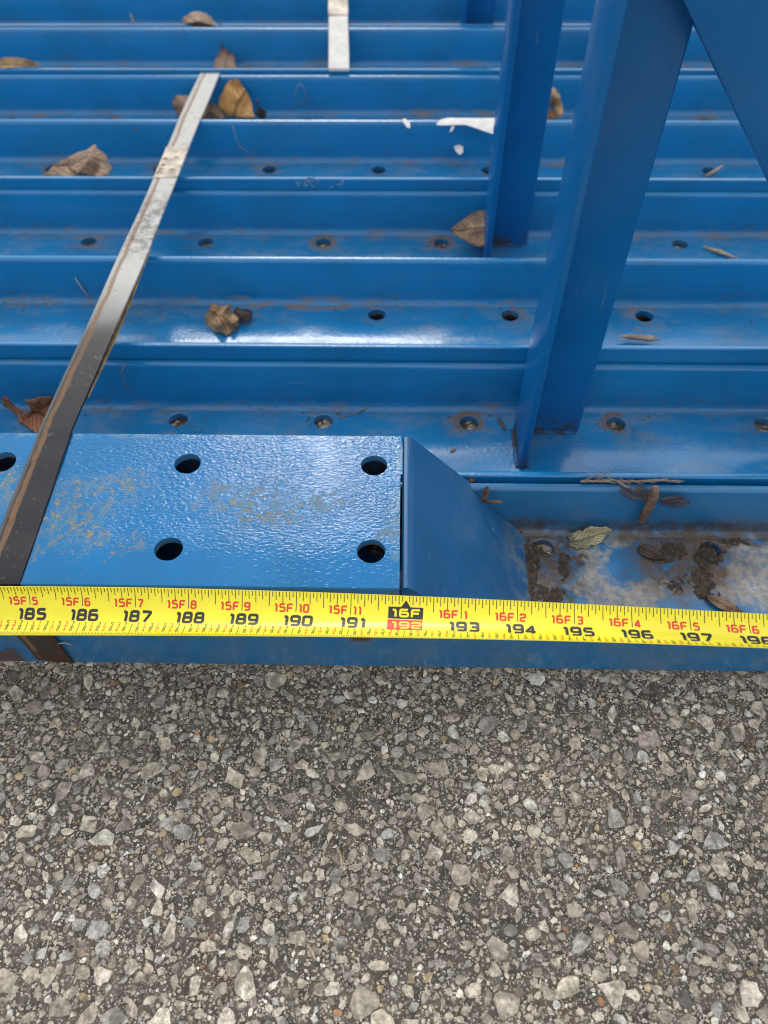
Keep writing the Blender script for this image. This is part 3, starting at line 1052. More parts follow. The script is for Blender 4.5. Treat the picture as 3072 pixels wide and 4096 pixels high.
tag(st, 'long steel strap over the uprights, pale far off, black and rust lined towards the tape', 'strap', 'steel straps binding the uprights')
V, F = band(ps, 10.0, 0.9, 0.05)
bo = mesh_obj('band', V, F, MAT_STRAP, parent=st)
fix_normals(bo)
# overlapped end riding on the band, and the loose tail bowed under it
ya = 668.0
ov = [(sx(y), y, strap_z(y)+0.95+(0.8 if k == 0 else 0)) for k, y in enumerate(np.linspace(676, 622, 8))]
V, F = band(ov[::-1], 10.15, 0.5, 0.05)
MAT_SEAL = plain('rusty_seal_steel', (0.43, 0.385, 0.32), 0.55, 90, 0.45, 0.2, 250, Metallic=0.15)
so = mesh_obj('seal', V, F, MAT_SEAL, parent=st)
fix_normals(so)
M_CRIMP = plain('crimp_rust', (0.40, 0.21, 0.09), 0.8, 300, 0.4)
for k, (dx, dy) in enumerate(((-6, 0), (-6, 5), (-5, 12), (3, 4), (3, 26), (-6, 24))):
    y = 630+dy
    mesh_obj('crimp', *tube([(sx(y)+dx-2.2, y, strap_z(y)+1.45), (sx(y)+dx, y+1.5, strap_z(y)+1.5), (sx(y)+dx+1.8, y+.5, strap_z(y)+1.45)], [0.5, 0.8, 0.4], 6),
             M_CRIMP, parent=st)
tl = []
for k in range(13):
    q = k/12
    y = 520-(520-345)*q
    tl.append((sx(y)+2.8, y, strap_z(y)-1.0-3.2*math.sin(math.pi*q)))
V, F = band(tl[::-1], 7.5, 0.8)
to = mesh_obj('strap_tail', V, F, plain('tail_steel', (0.24, 0.17, 0.075), 0.5, 80, 0.4, 0.2), parent=st)
fix_normals(to)

ps2 = [(-63.8, 849.2, 43.6), (-63.9, 849.6, 45.2), (-64.0, 851.5, 45.9)]
for k in range(1, 16):
    q = k/15
    y = 853+(1200-853)*q
    ps2.append((-64.1-(-64.1+78)*0 - 10.5*(y-857)/176, y, 45.9+1.5*q))
st2 = empty('steel_strap', (-64, 857, 42))
tag(st2, 'short pale strap hanging down from the top edge, ending on the seventh upright', 'strap', 'steel straps binding the uprights')
V, F = band(ps2, 10.5, 0.9, 0.02)
bo = mesh_obj('band', V, F, MAT_PALE, parent=st2)
fix_normals(bo)
V, F = band([(-64.1-10.5*(y_-857)/176, y_, 47.2+1.5*(y_-853)/347) for y_ in range(975, 1040, 8)], 11.0, 0.6)
so = mesh_obj('seal', V, F, MAT_SEAL, parent=st2)

# ------------------------------------------------------------------ tape measure
Q = [-8.9843, 189.578, -9.0223, -1.8384, 88.448, 7.3642, 0.4534, 0.0188, 0.4077, -0.1006, 0.88]
TWID = 25.4
def tape_frame(s):
    sc = min(max(s, 183.0), 200.0)
    t = (sc-191.5)/6.5
    y = Q[1]+Q[2]*t+Q[3]*t*t
    z = Q[4]+Q[5]*t+Q[6]*t*t
    ro = Q[7]+Q[8]*t+Q[9]*t*t
    dy, dz = (Q[2]+2*Q[3]*t)/165.1, (Q[5]+2*Q[6]*t)/165.1
    x = Q[0]+25.4*(sc-191.5) - 0.5*((Q[2]/165.1)**2+(Q[5]/165.1)**2)*25.4*(sc-191.5)
    T = Vector((1, dy, dz)).normalized()
    P = Vector((x, y, z)) + T*(25.4*(s-sc))
    n = Vector((0, math.sin(ro), math.cos(ro)))
    n = (n-T*n.dot(T)).normalized()
    return P, n, n.cross(T)
def tape_pt(s, v, lift=0.0):
    P, n, b = tape_frame(s)
    h = Q[10]
    R = TWID/(2*h)
    a = (0.5-v)*2*h
    R2 = R-lift
    return P + b*(R2*math.sin(a)) + n*(R-R2*math.cos(a))

def ink(name, col, rough=0.42):
    return plain(name, col, rough)
t = NT('yellow_blade')
v = t.obj()
MAT_YEL = t.done(t.mx(t.ramp(t.noise(v, 60, 4), 0.3, 0.7), (0.88, 0.77, 0.018), (0.93, 0.82, 0.026)), 0.36,
                 t.bump(t.noise(t.scale(v, (.3, 1, 1)), 900, 2), 0.03, 0.0003), Coat_Weight=0.3, Coat_Roughness=0.2)
MAT_BLK = ink('black_print', (0.022, 0.022, 0.024), 0.38)
MAT_RED = ink('red_print', (0.72, 0.042, 0.018))
MAT_PYL = ink('yellow_print', (0.90, 0.78, 0.012))

TU = np.arange(168, 216.01, 0.125)
TV = np.linspace(0, 1, 15)
V = [tuple(tape_pt(s, v)) for s in TU for v in TV]
nv = len(TV); n0 = len(V)
V += [tuple(tape_pt(s, v, -0.28)) for s in TU for v in TV]
F = []
for i in range(len(TU)-1):
    for j in range(nv-1):
        a = i*nv+j
        F.append((a, a+1, a+nv+1, a+nv))
        F.append((n0+a, n0+a+nv, n0+a+nv+1, n0+a+1))
    for j in (0, nv-1):
        a = i*nv+j
        F.append((a, a+nv, n0+a+nv, n0+a))
tape_o = tuple(tape_pt(191.5, 0.5))
tape = mesh_obj('tape_measure', V, F, MAT_YEL, origin=tape_o)
fix_normals(tape)
tag(tape, 'yellow tape measure blade stretched along the front of the blue channels', 'tape measure')

def rounded(pts, r, closed=False, seg=4):
    out = []
    n = len(pts)
    for i, p in enumerate(pts):
        if not closed and i in (0, n-1):
            out.append(p)
            continue
        a, b = np.array(pts[i-1]), np.array(pts[(i+1) % n])
        p = np.array(p)
        la, lb = np.linalg.norm(a-p), np.linalg.norm(b-p)
        rr = min(r, la*0.48, lb*0.48)
        q0, q1 = p+(a-p)/la*rr, p+(b-p)/lb*rr
        for k in range(seg+1):
            u = k/seg
            out.append(tuple((1-u)**2*q0+2*u*(1-u)*p+u*u*q1))
    return out
# digit centre lines in a unit box, squared wide lettering
G = {
    '0': [(True, [(0, 0), (1, 0), (1, 1), (0, 1)])],
    '1': [(False, [(0.12, 0.94), (0.56, 0.94), (0.56, -0.08)])],
    '2': [(False, [(0, 0.74), (0, 1), (1, 1), (1, 0.52), (0, 0.46), (0, 0), (1.04, 0)])],
    '3': [(False, [(0, 1), (1, 1), (1, 0.52), (0.22, 0.52)]), (False, [(0.9, 0.52), (1, 0.45), (1, 0), (-0.02, 0)])],
    '4': [(False, [(0.72, -0.08), (0.72, 1.0), (0.0, 0.28), (0.0, 0.22), (1.08, 0.22)])],
    '5': [(False, [(1, 1), (0.05, 1), (0.05, 0.56), (1, 0.56), (1, 0), (-0.02, 0)])],
    '6': [(False, [(0.98, 1), (0, 1), (0, 0), (1, 0), (1, 0.55), (0.05, 0.55)])],
    '7': [(False, [(-0.04, 1), (1, 1), (1, 0.86), (0.36, -0.08)])],
    '8': [(True, [(0, 0), (1, 0), (1, 0.52), (0, 0.52)]), (False, [(0.06, 0.5), (0.06, 1), (0.94, 1), (0.94, 0.5)])],
    '9': [(False, [(0.02, 0), (1, 0), (1, 1), (0, 1), (0, 0.45), (0.95, 0.45)])],
    'F': [(False, [(0, -0.08), (0, 1), (1.02, 1)]), (False, [(0.02, 0.48), (0.9, 0.48)])],
    'l': [(False, [(0.5, 1), (0.5, 0)])],
}
def stroke(pts, hw_, closed, sx_, sy_, ox, oy, rad=0.22):
    """centre line -> strip of quads in tape inches; hw_ half width in inches"""
    p = rounded(pts, rad, closed)
    p = [(ox+x*sx_, oy-y*sy_) for x, y in p]
    q = [p[0]]
    for a in p[1:]:
        d = math.dist(a, q[-1])
        if d < 1e-5: continue
        k = max(1, int(d/0.055))
        b = q[-1]
        for i in range(1, k+1):
            q.append((b[0]+(a[0]-b[0])*i/k, b[1]+(a[1]-b[1])*i/k))
    if closed:
        b, a = q[-1], q[0]
        k = max(1, int(math.dist(a, b)/0.055))
        for i in range(1, k):
            q.append((b[0]+(a[0]-b[0])*i/k, b[1]+(a[1]-b[1])*i/k))
    n = len(q)
    L = []
    for i in range(n):
        if closed:
            a, b = q[i-1], q[(i+1) % n]
        else:
            a, b = q[max(i-1, 0)], q[min(i+1, n-1)]
        tx, ty = b[0]-a[0], b[1]-a[1]
        l = math.hypot(tx, ty) or 1
        L.append((-ty/l*hw_, tx/l*hw_))
    V2 = []
    for (x, y), (dx, dy) in zip(q, L):
        V2 += [(x+dx, y+dy), (x-dx, y-dy)]
    F2 = [(2*i, 2*i+1, 2*i+3, 2*i+2) for i in range(n-1)]
    if closed:
        F2.append((2*n-2, 2*n-1, 1, 0))
    return V2, F2

class Print:
    """flat ink collected in tape coordinates (inches along, inches across from the far edge)"""
    def __init__(self):
        self.V, self.F, self.k = [], [], 0
    def add(self, v2, f2, lift):
        k = len(self.V)
        self.V += [tuple(tape_pt(u, w, lift)) for u, w in v2]
        self.F += [tuple(i+k for i in f) for f in f2]
    def text(self, s, u0, v_base, h, w, hw_, gap, lift=0.05, rad=0.22):
        u = u0
        for ch in s:
            cw = w*0.62 if ch == '1' else w
            for j, (cl, pts) in enumerate(G[ch]):
                wd = w if ch != '1' else w*0.9
                v2, f2 = stroke(pts, hw_, cl, (wd-2*hw_), (h-2*hw_), u+hw_-(0.04*w if ch == '1' else 0), v_base-hw_, rad)
                self.add(v2, f2, lift+0.018*j)
            u += cw+gap
        return u-gap
    def rect(self, a, b, c, d, lift=0.05, slant=0.0):
        nu, nvv = max(1, int((b-a)/0.06)), max(1, int((d-c)/0.045))
        v2 = [(a+(b-a)*i/nu + slant*(1 if j == nvv else j/nvv), c+(d-c)*j/nvv) for j in range(nvv+1) for i in range(nu+1)]
        f2 = [(j*(nu+1)+i, j*(nu+1)+i+1, (j+1)*(nu+1)+i+1, (j+1)*(nu+1)+i) for j in range(nvv) for i in range(nu)]
        self.add(v2, f2, lift)
    def build(self, name, mat, parent=tape):
        return mesh_obj(name, self.V, self.F, mat, parent=parent)
def text_w(s, w, gap):
    return sum((w*0.62 if c == '1' else w)+gap for c in s)-gap

ticks, fr_b, fr_r, low = Print(), Print(), Print(), Print()
for i in range(178, 206):
    for k in range(16):
        u = i+k/16
        ln = {0: 0.38, 8: 0.28}.get(k, 0.225 if k % 4 == 0 else 0.165 if k % 2 == 0 else 0.105)
        if i == 192 and k == 0:
            continue
        if abs(u-192) < 0.30: ln = min(ln, 0.165)
        ticks.rect(u-0.0068, u+0.0068, 0.004, ln)
    for k in range(32):
        u = i+k/32
        if k == 0:
            low.rect(u-0.0065, u+0.0065, 0.705, 0.997)
        else:
            low.rect(u-0.0055, u+0.0055, 0.905 if k % 2 == 0 else 0.935, 0.997)
    for k, (a, b) in enumerate((('1', '8'), ('1', '4'), ('3', '8'), ('1', '2'), ('5', '8'), ('3', '4'), ('7', '8')), 1):
        u = i+k/8
        P = fr_b if k % 2 else fr_r
        for ch, vb in ((a, 0.765), (b, 0.885)):
            w = 0.052
            P.text(ch, u-w/2-(0.004 if ch == '1' else 0), vb, 0.092, w, 0.0065, 0, 0.05, 0.3)
        P.rect(u-0.040, u+0.040, 0.773, 0.784)
ticks.build('tick_marks', MAT_BLK)
low.build('fine_tick_marks', MAT_BLK)
fr_b.build('fraction_print', MAT_BLK)
fr_r.build('fraction_print', MAT_RED)
for i in range(179, 206):
    if i == 192:
        p = Print()
        p.rect(i-0.315, i+0.315, 0.205, 0.428)
        n = 6
        v2, f2 = [], []
        for k in range(n+1):
            q = k/n
            v2 += [(i-0.085*q, 0.080+0.126*q), (i+0.085*q, 0.080+0.126*q)]
        f2 = [(2*k, 2*k+1, 2*k+3, 2*k+2) for k in range(n)]
        p.add(v2, f2, 0.06)
        p.build('foot_flag', MAT_BLK)
        p = Print()
        p.text('16F', i-0.262, 0.397, 0.162, 0.180, 0.0195, 0.032, 0.09)
        p.build('foot_numeral', MAT_PYL)
        p = Print()
        p.rect(i-0.320, i+0.310, 0.446, 0.676)
        p.build('inch_flag', MAT_RED)
        p = Print()
        p.text('192', i-0.255, 0.643, 0.162, 0.185, 0.0165, 0.034, 0.09)
        p.build('inch_numeral', MAT_PYL)
        continue
    ft, inch = divmod(i, 12)
    p = Print()
    s = '%dF' % ft
    p.text(s, i-0.045-text_w(s, 0.125, 0.022), 0.385, 0.165, 0.126, 0.0175, 0.018)
    p.text(str(inch), i+0.035, 0.385, 0.165, 0.118, 0.0175, 0.016)
    p.build('foot_numeral', MAT_RED)
    p = Print()
    p.text(str(i), i+0.055-text_w(str(i), 0.205, 0.022)/2, 0.665, 0.235, 0.200, 0.028, 0.020)
    p.build('inch_numeral', MAT_BLK)

# ------------------------------------------------------------------ leaves, twigs and litter
def leaf(name, label, c, L, Wd, d, n, mat, fold=0.4, curl=0.6, seed=0, lobes=0, stem=0.0, warp=2.0, group='fallen leaves caught in the uprights', tipsharp=1.0):
    """dry leaf: midrib along d, face towards n, folded about the midrib and curled along it"""
    d = Vector(d).normalized()
    n = Vector(n)
    n = (n-d*n.dot(d)).normalized()
    s = n.cross(d)
    c = Vector(c)
    NU, NV = 22, 13
    V, UVs = [], []
    rg = np.random.default_rng(seed+50)
    ph = rg.uniform(0, 6.28, 4)
    for i in range(NU+1):
        t = i/NU
        w = math.sin(math.pi*min(t*1.0, 1)**0.72)**(0.85*tipsharp)
        if lobes:
            w *= 0.62+0.38*abs(math.cos(math.pi*lobes*t+0.5))
        w = w*Wd*0.5*(1+0.05*math.sin(23*t+ph[0])) + 0.25
        for j in range(NV):
            q = (j/(NV-1)-0.5)*2
            ww = w*(1+0.05*math.sin(9*t*(1 if q > 0 else 1.3)+ph[1]))
            a = fold*abs(q)**0.8
            across = ww*q*math.cos(a)
            up = ww*abs(q)*math.sin(a)
            ang = curl*(t-0.5)
            if abs(curl) > 1e-3:
                R = L/curl
                al, u2 = R*math.sin(ang), R*(1-math.cos(ang))
                al, u2 = al-up*math.sin(ang), u2+up*math.cos(ang)
            else:
                al, u2 = (t-0.5)*L, up
            V.append((al, across, u2))
            UVs.append((t, j/(NV-1)))
    V = np.array(V)
    V[:, 2] += (vnoise(V+seed*31, 1/(0.28*L), seed)-0.5)*warp*2
    V[:, 2] += (vnoise(V+seed*17, 1/(0.10*L), seed+3)-0.5)*warp*0.7
    M = np.array([d, s, n])
    P = V @ M + np.array(c)
    F = [(i*NV+j, i*NV+j+1, (i+1)*NV+j+1, (i+1)*NV+j) for i in range(NU) for j in range(NV-1)]
    base = np.array(c)
    r = empty(name, tuple(base))
    tag(r, label, 'leaf', group)
    o = mesh_obj('blade', P, F, mat, parent=r, smooth=True)
    uv = o.data.uv_layers.new(name='UVMap')
    for lp in o.data.loops:
        uv.data[lp.index].uv = UVs[lp.vertex_index]
    so_ = o.modifiers.new('thickness', 'SOLIDIFY')
    so_.thickness = 0.00035
    if stem:
        a0 = Vector(P[NV//2]); dd = (a0-Vector(P[NV+NV//2])).normalized()
        mesh_obj('stalk', *tube([a0-dd*2, a0+dd*stem*.5+n*1.0, a0+dd*stem+s*stem*.25], [0.8, 0.6, 0.9], 6), mat, parent=r, smooth=True)
    return r

L_BROWN = leaf_mat('dry_brown_leaf', (0.20, 0.105, 0.055), (0.105, 0.058, 0.035))
L_GREY = leaf_mat('grey_brown_leaf', (0.31, 0.19, 0.10), (0.115, 0.066, 0.040))
L_OCHRE = leaf_mat('ochre_leaf', (0.52, 0.27, 0.065), (0.34, 0.16, 0.04))
L_RUST = leaf_mat('rusty_leaf', (0.30, 0.12, 0.045), (0.19, 0.075, 0.035))
L_TAN = leaf_mat('tan_leaf', (0.44, 0.28, 0.135), (0.22, 0.13, 0.065))
L_OLIVE = leaf_mat('pale_olive_leaf', (0.50, 0.44, 0.28), (0.34, 0.30, 0.17), 0.5)
L_DARK = leaf_mat('dark_leaf', (0.10, 0.065, 0.045), (0.055, 0.036, 0.028))

def P_(px, py, z): return atz(px, py, z)
def sheet(label, outline, inner, mat, axis, warp=1.5, seed=0, cuts=3, stalk=None, group='fallen leaves caught in the uprights'):
    """crumpled leaf: rim points and crease points as (px, py, 'y' or 'z', mm) lying on real planes"""
    import bmesh
    from mathutils.geometry import delaunay_2d_cdt
    pt = lambda q: aty(q[0], q[1], q[3]) if q[2] == 'y' else atz(q[0], q[1], q[3])
    allp = list(outline)+list(inner)
    n = len(outline)
    co2 = [Vector((q[0], -q[1])) for q in allp]
    vs, es, fs, ov, oe, of = delaunay_2d_cdt(co2, [], [list(range(n))[::-1]], 1, 1e-4)
    idx = [o[0] if o else None for o in ov]
    P3 = [pt(allp[k]) if k is not None else None for k in idx]
    for a, p in enumerate(P3):
        if p is None:
            P3[a] = aty(vs[a].x, -vs[a].y, pt(allp[0]).y)
    bm = bmesh.new()
    bv = [bm.verts.new(p) for p in P3]
    for f in fs:
        try: bm.faces.new([bv[k] for k in f])
        except ValueError: pass
    for _ in range(cuts):
        bmesh.ops.subdivide_edges(bm, edges=bm.edges, cuts=1, use_grid_fill=True, smooth=0.12)
    V = np.array([tuple(v.co) for v in bm.verts])
    d = np.array(Vector(axis).normalized())
    c = V.mean(0)
    sd = np.cross(np.array((0, -0.6, 0.8)), d); sd /= np.linalg.norm(sd)
    a, b = (V-c) @ d, (V-c) @ sd
    w1 = (vnoise(V+seed*31.0, 1/9.0, seed)-0.5)*1.5*warp
    w2 = (vnoise(V+seed*17.0, 1/3.5, seed+3)-0.5)*0.45*warp
    V[:, 1] += w1+w2
    V[:, 2] += (w1-w2)*0.5
    rim = np.array([v.is_boundary for v in bm.verts])
    jag = (vnoise(V+seed*7.0, 1/2.2, seed+9)-0.5)*2.4+(vnoise(V+seed*5.0, 1/6.0, seed+11)-0.5)*2.0
    V[rim] += (V[rim]-c)/np.linalg.norm(V[rim]-c, axis=1)[:, None]*jag[rim][:, None]
    for v, p in zip(bm.verts, V): v.co = p
    bmesh.ops.recalc_face_normals(bm, faces=bm.faces)
    F = [tuple(v.index for v in f.verts) for f in bm.faces]
    bm.verts.index_update()
    F = [tuple(v.index for v in f.verts) for f in bm.faces]
    bm.free()
    r = empty('dry_leaf', tuple(c))
    tag(r, label, 'leaf', group)
    o = mesh_obj('blade', V, F, mat, parent=r, smooth=True)
    o.data.set_sharp_from_angle(angle=math.radians(42))
    uv = o.data.uv_layers.new(name='UVMap')
    ua, ub = (a-a.min())/np.ptp(a), (b-b.min())/max(np.ptp(b), 1e-3)
    for lp in o.data.loops:
        uv.data[lp.index].uv = (ua[lp.vertex_index], ub[lp.vertex_index])
    md = o.modifiers.new('thickness', 'SOLIDIFY'); md.thickness = 0.00035
    if stalk:
        mesh_obj('stalk', *tube([pt(q) for q in stalk], [1.0, 0.7, 0.6][:len(stalk)], 6), mat, parent=r, smooth=True)
    return r
Y, Z = 'y', 'z'
sheet('domed curled brown leaf on the farthest upright, near the picture top',
      [(722, 112, Y, 972), (733, 72, Y, 980), (758, 50, Y, 985), (795, 43, Y, 988), (830, 54, Y, 984), (856, 82, Y, 978), (868, 95, Y, 974), (885, 82, Y, 972), (884, 112, Y, 968)],
      [(790, 85, Y, 960), (760, 90, Y, 964), (830, 95, Y, 962)], L_GREY, (1, 0, 0), 2.5, 1)
sheet('dark brown leaf standing on end with its stalk up, against a channel wall',
      [(852, 278, Y, 905), (866, 225, Y, 930), (884, 198, Y, 940), (896, 192, Y, 941), (915, 205, Y, 938), (938, 228, Y, 930), (947, 278, Y, 902)],
      [(905, 240, Y, 918)], L_BROWN, (0, 0.2, 1), 2.0, 2, stalk=[(889, 200, Y, 940), (886, 182, Y, 941), (878, 167, Y, 941)])
sheet('ochre yellow leaf standing up just right of the strap end',
      [(942, 314, Y, 836), (954, 312, Y, 836), (975, 350, Y, 833), (1000, 402, Y, 826), (1020, 474, Y, 806), (960, 476, Y, 806), (900, 458, Y, 812), (871, 432, Y, 818), (884, 374, Y, 828), (908, 336, Y, 834)],
      [(950, 400, Y, 818), (920, 440, Y, 812)], L_OCHRE, (0.3, 0.2, 1), 1.6, 3)
sheet('brown leaf half hidden under the strap beside the ochre leaf',
      [(686, 412, Y, 820), (705, 390, Y, 824), (752, 382, Y, 826), (772, 402, Y, 822), (802, 428, Y, 816), (818, 413, Y, 818), (856, 409, Y, 818), (870, 440, Y, 812), (902, 466, Y, 806), (888, 478, Y, 801), (800, 478, Y, 801), (716, 462, Y, 806)],
      [(735, 430, Y, 806), (838, 446, Y, 803)], L_BROWN, (1, 0, 0), 2.5, 4)
sheet('curled ribbed tan leaf between the two tall posts',
      [(2172, 352, Y, 822), (2198, 345, Y, 824), (2226, 357, Y, 822), (2240, 396, Y, 814), (2256, 444, Y, 802), (2250, 460, Y, 799), (2228, 458, Y, 800), (2214, 424, Y, 812), (2196, 420, Y, 818), (2172, 440, Y, 816)],
      [(2212, 385, Y, 806)], L_TAN, (0.2, 0.2, -1), 1.4, 6)
sheet('brown curl under the ribbed tan leaf between the posts',
      [(2172, 445, Y, 812), (2200, 430, Y, 814), (2222, 450, Y, 806), (2230, 476, Y, 796), (2172, 478, Y, 796)], [(2195, 458, Y, 798)], L_RUST, (1, 0, 0), 1.5, 16)
sheet('large folded grey brown leaf lying at the far left on the fifth upright',
      [(164, 700, Y, 653), (215, 664, Y, 661), (300, 616, Y, 677), (378, 582, Y, 689), (412, 612, Y, 683), (452, 664, Y, 671), (432, 704, Y, 653), (380, 706, Y, 651), (310, 706, Y, 651), (240, 706, Y, 651)],
      [(352, 640, Y, 657), (318, 690, Y, 645), (400, 660, Y, 665), (270, 665, Y, 665)], L_GREY, (1, 0.1, 0.2), 2.0, 7)
def z4(x, y, z): return (x/1.62, y/1.62+800, Z, z+8)
sheet('crumpled tan leaf lying in the third trough near a hole',
      [z4(1335, 745, 17), z4(1368, 682, 24), z4(1420, 692, 20), z4(1480, 680, 22), z4(1502, 732, 15), z4(1545, 772, 15), z4(1550, 812, 11), z4(1515, 850, 10), z4(1470, 886, 9), z4(1400, 852, 9.5), z4(1330, 802, 11)],
      [z4(1395, 760, 16), z4(1440, 735, 20), z4(1470, 790, 15), z4(1425, 810, 19), z4(1500, 800, 17), z4(1375, 800, 13)], L_TAN, (0.8, -0.5, 0), 2.2, 8)
sheet('small dark curled scrap over the hole beside the crumpled tan leaf',
      [z4(1508, 742, 13), z4(1530, 695, 17), z4(1570, 700, 15), z4(1625, 720, 14), z4(1628, 755, 13), z4(1590, 790, 12.5), z4(1545, 785, 12.5)],
      [z4(1570, 745, 18)], L_DARK, (1, 0, 0), 1.5, 9)
sheet('brown leaf tip pointing left from behind the rear post',
      [(1802, 920, Y, 607), (1845, 884, Y, 614), (1888, 855, Y, 619), (1928, 843, Y, 620), (1958, 850, Y, 618), (1958, 985, Y, 588), (1928, 987, Y, 588), (1888, 977, Y, 591), (1845, 955, Y, 598)],
      [(1890, 925, Y, 600), (1935, 925, Y, 600)], L_GREY, (-1, 0, 0), 0.9, 10)
sheet('rusty orange lobed leaf tucked behind the black part of the strap',
      [(4, 1585, Z, 20), (24, 1582, Z, 22), (58, 1624, Z, 14), (96, 1652, Z, 9), (128, 1638, Z, 11), (103, 1598, Z, 20), (158, 1584, Z, 24), (205, 1588, Z, 24), (222, 1602, Z, 20), (190, 1690, Z, 9), (152, 1740, Z, 6), (110, 1704, Z, 7), (68, 1668, Z, 8), (14, 1626, Z, 14)],
      [(110, 1670, Z, 6), (160, 1640, Z, 9)], L_RUST, (0.86, -0.45, 0), 2.2, 11)
sheet('pale olive shrivelled leaf lying in the stained trough',
      [(2275, 2152, Z, 7), (2284, 2132, Z, 9), (2305, 2127, Z, 10), (2334, 2131, Z, 9), (2362, 2112, Z, 13), (2420, 2106, Z, 13), (2456, 2122, Z, 9), (2424, 2138, Z, 8), (2402, 2166, Z, 7), (2352, 2190, Z, 6), (2310, 2196, Z, 6), (2280, 2182, Z, 6)],
      [(2330, 2160, Z, 13), (2300, 2160, Z, 12), (2390, 2130, Z, 9)], L_OLIVE, (0.92, 0.35, 0), 1.0, 12)
leaf('dry_leaf', 'small dark leaf scrap with an upright stalk right of the ochre leaf', aty(1046, 455, 800), 14, 11, (0.2, 0.1, -0.9), (0, -0.9, 0.3), L_DARK, 0.3, 0.4, 5, stem=9, warp=1)
leaf('dry_leaf', 'narrow dark leaf scrap glued in the mud of the stained trough', atz(2605, 2212, 6.5), 17, 9, (0.75, -0.5, 0.0), (0, 0, 1), L_DARK, 0.1, 0.1, 13, warp=0.8)
leaf('dry_leaf', 'grey green leaf scrap pressed at the tape edge by the muddy hole', atz(2905, 2425, 6.5), 24, 8, (0.8, -0.5, 0.0), (0, 0, 1), L_GREY, 0.1, 0.1, 14, warp=1.0)
leaf('dry_leaf', 'flattened light brown leaf fragments at the left picture edge', atz(70, 262, 44), 50, 14, (1, 0.02, 0.03), (0.0, -0.5, 0.85), L_TAN, 0.5, 0.3, 15, warp=4)

def bit(name, label, cat, pts, rad, mat, group=None, n=6):
    V, F = tube(pts, rad, n)
    c = np.array(pts[len(pts)//2])
    o = mesh_obj(name, V, F, mat, origin=tuple(c), smooth=True)
    tag(o, label, cat, group)
    return o
M_BARK = plain('bark', (0.10, 0.065, 0.045), 0.85, 260, 0.5, 0.8, 500)
M_STRAW = plain('straw', (0.46, 0.36, 0.23), 0.6, 200, 0.25, 0.2)
M_FIBRE = plain('pale_fibre', (0.42, 0.38, 0.32), 0.7)
M_GREY = plain('grey_twig', (0.24, 0.185, 0.145), 0.8, 200, 0.3, 0.3)
def chunk(name, label, c, L, w, h, d, mat, seed, cat='bark chip', group='bark chips in the uprights'):
    g = np.random.default_rng(seed)
    d = Vector(d).normalized(); up = Vector((0, 0, 1)); s = up.cross(d).normalized(); up = d.cross(s)
    NU, NV = 8, 7
    V = []
    for i in range(NU+1):
        t = i/NU
        r = max(0.12, math.sin(math.pi*(0.03+0.94*t)))**0.6*g.uniform(0.72, 1.12)
        for k in range(NV):
            a = 2*math.pi*k/NV
            V.append(tuple(Vector(c)+d*((t-0.5)*L+g.uniform(-.4, .4))+s*(math.cos(a)*w*.5*r*g.uniform(.85, 1.15))+up*(math.sin(a)*h*.5*r*g.uniform(.85, 1.15))))
    F = [(i*NV+k, i*NV+(k+1) % NV, (i+1)*NV+(k+1) % NV, (i+1)*NV+k) for i in range(NU) for k in range(NV)]
    F += [tuple(range(NV-1, -1, -1)), tuple(range(NU*NV, (NU+1)*NV))]
    o = mesh_obj(name, V, F, mat, origin=tuple(c))
    fix_normals(o)
    tag(o, label, cat, group)
    return o
chunk('bark_chip', 'upright dark bark chip leaning where the sloping plate meets the trough wall', aty(1940, 1980, 303), 13, 5, 3, (-0.15, -0.2, -1), M_BARK, 1)
chunk('bark_chip', 'small knotted bark chip below the upright one, beside the sloping plate', aty(1978, 2008, 300), 9, 3.2, 3, (1, -0.1, 0.1), M_BARK, 2)
chunk('bark_chip', 'round bark crumb in the gap behind the corner of the sloping plate', atz(1882, 1921, 37), 5.2, 4, 4, (1, -0.3, 0), M_BARK, 3)
chunk('bark_chip', 'thin bark sliver between a floor hole and the front post', atz(2006, 1693, 6.5), 12, 3.4, 2.2, (0.35, -0.9, 0), M_BARK, 4)
chunk('bark_chip', 'tiny tan crumb alone on the floor left of the front post', atz(1813, 1797, 6.0), 4.6, 2.6, 2, (0.7, 0.6, 0), M_GREY, 5)
chunk('bark_chip', 'grey brown bark strip with a pale tip right of the front post', atz(2560, 1350, 21.0), 29, 6, 4, (1, -0.12, 0), M_GREY, 6)
bit('wood_sliver', 'pale pointed wood sliver by a hole of the fourth upright at right', 'wood sliver',
    [atz(2813, 986, 7), atz(2880, 1008, 7.5), atz(2952, 1036, 7)], [0.6, 2.0, 0.5], M_STRAW)
bit('straw_piece', 'straw piece poking out of a hole under the diagonal brace', 'straw',
    [atz(2822, 706, 14), atz(2858, 684, 19), atz(2892, 662, 24)], [1.4, 1.6, 0.8], M_STRAW)
bit('leaf_stalk', 'thin pale stalk standing on the farthest upright, far left', 'stalk',
    [aty(522, 55, 985), aty(530, 82, 982), aty(548, 108, 978)], [1.0, 0.9, 1.4], M_GREY)
def fibre(label, pts, r=0.28, mat=M_FIBRE):
    return bit('fibre', label, 'fibre', pts, r, mat, 'loose fibres and hairs', 4)
fibre('hair-thin curved fibre on the wall right of the long strap', [aty(933, 505, 729), aty(940, 545, 729), aty(962, 588, 729), aty(1010, 617, 729)])
fibre('looped faint fibre on the wall under the short strap', [aty(1195, 330, 840), aty(1180, 380, 840), aty(1190, 420, 840), aty(1222, 405, 840), aty(1222, 360, 840), aty(1200, 335, 840)], 0.25)
fibre('short pale fibre touching the left side of the long strap', [aty(300, 1112, 514), aty(340, 1170, 514), aty(385, 1212, 514)], 0.45)
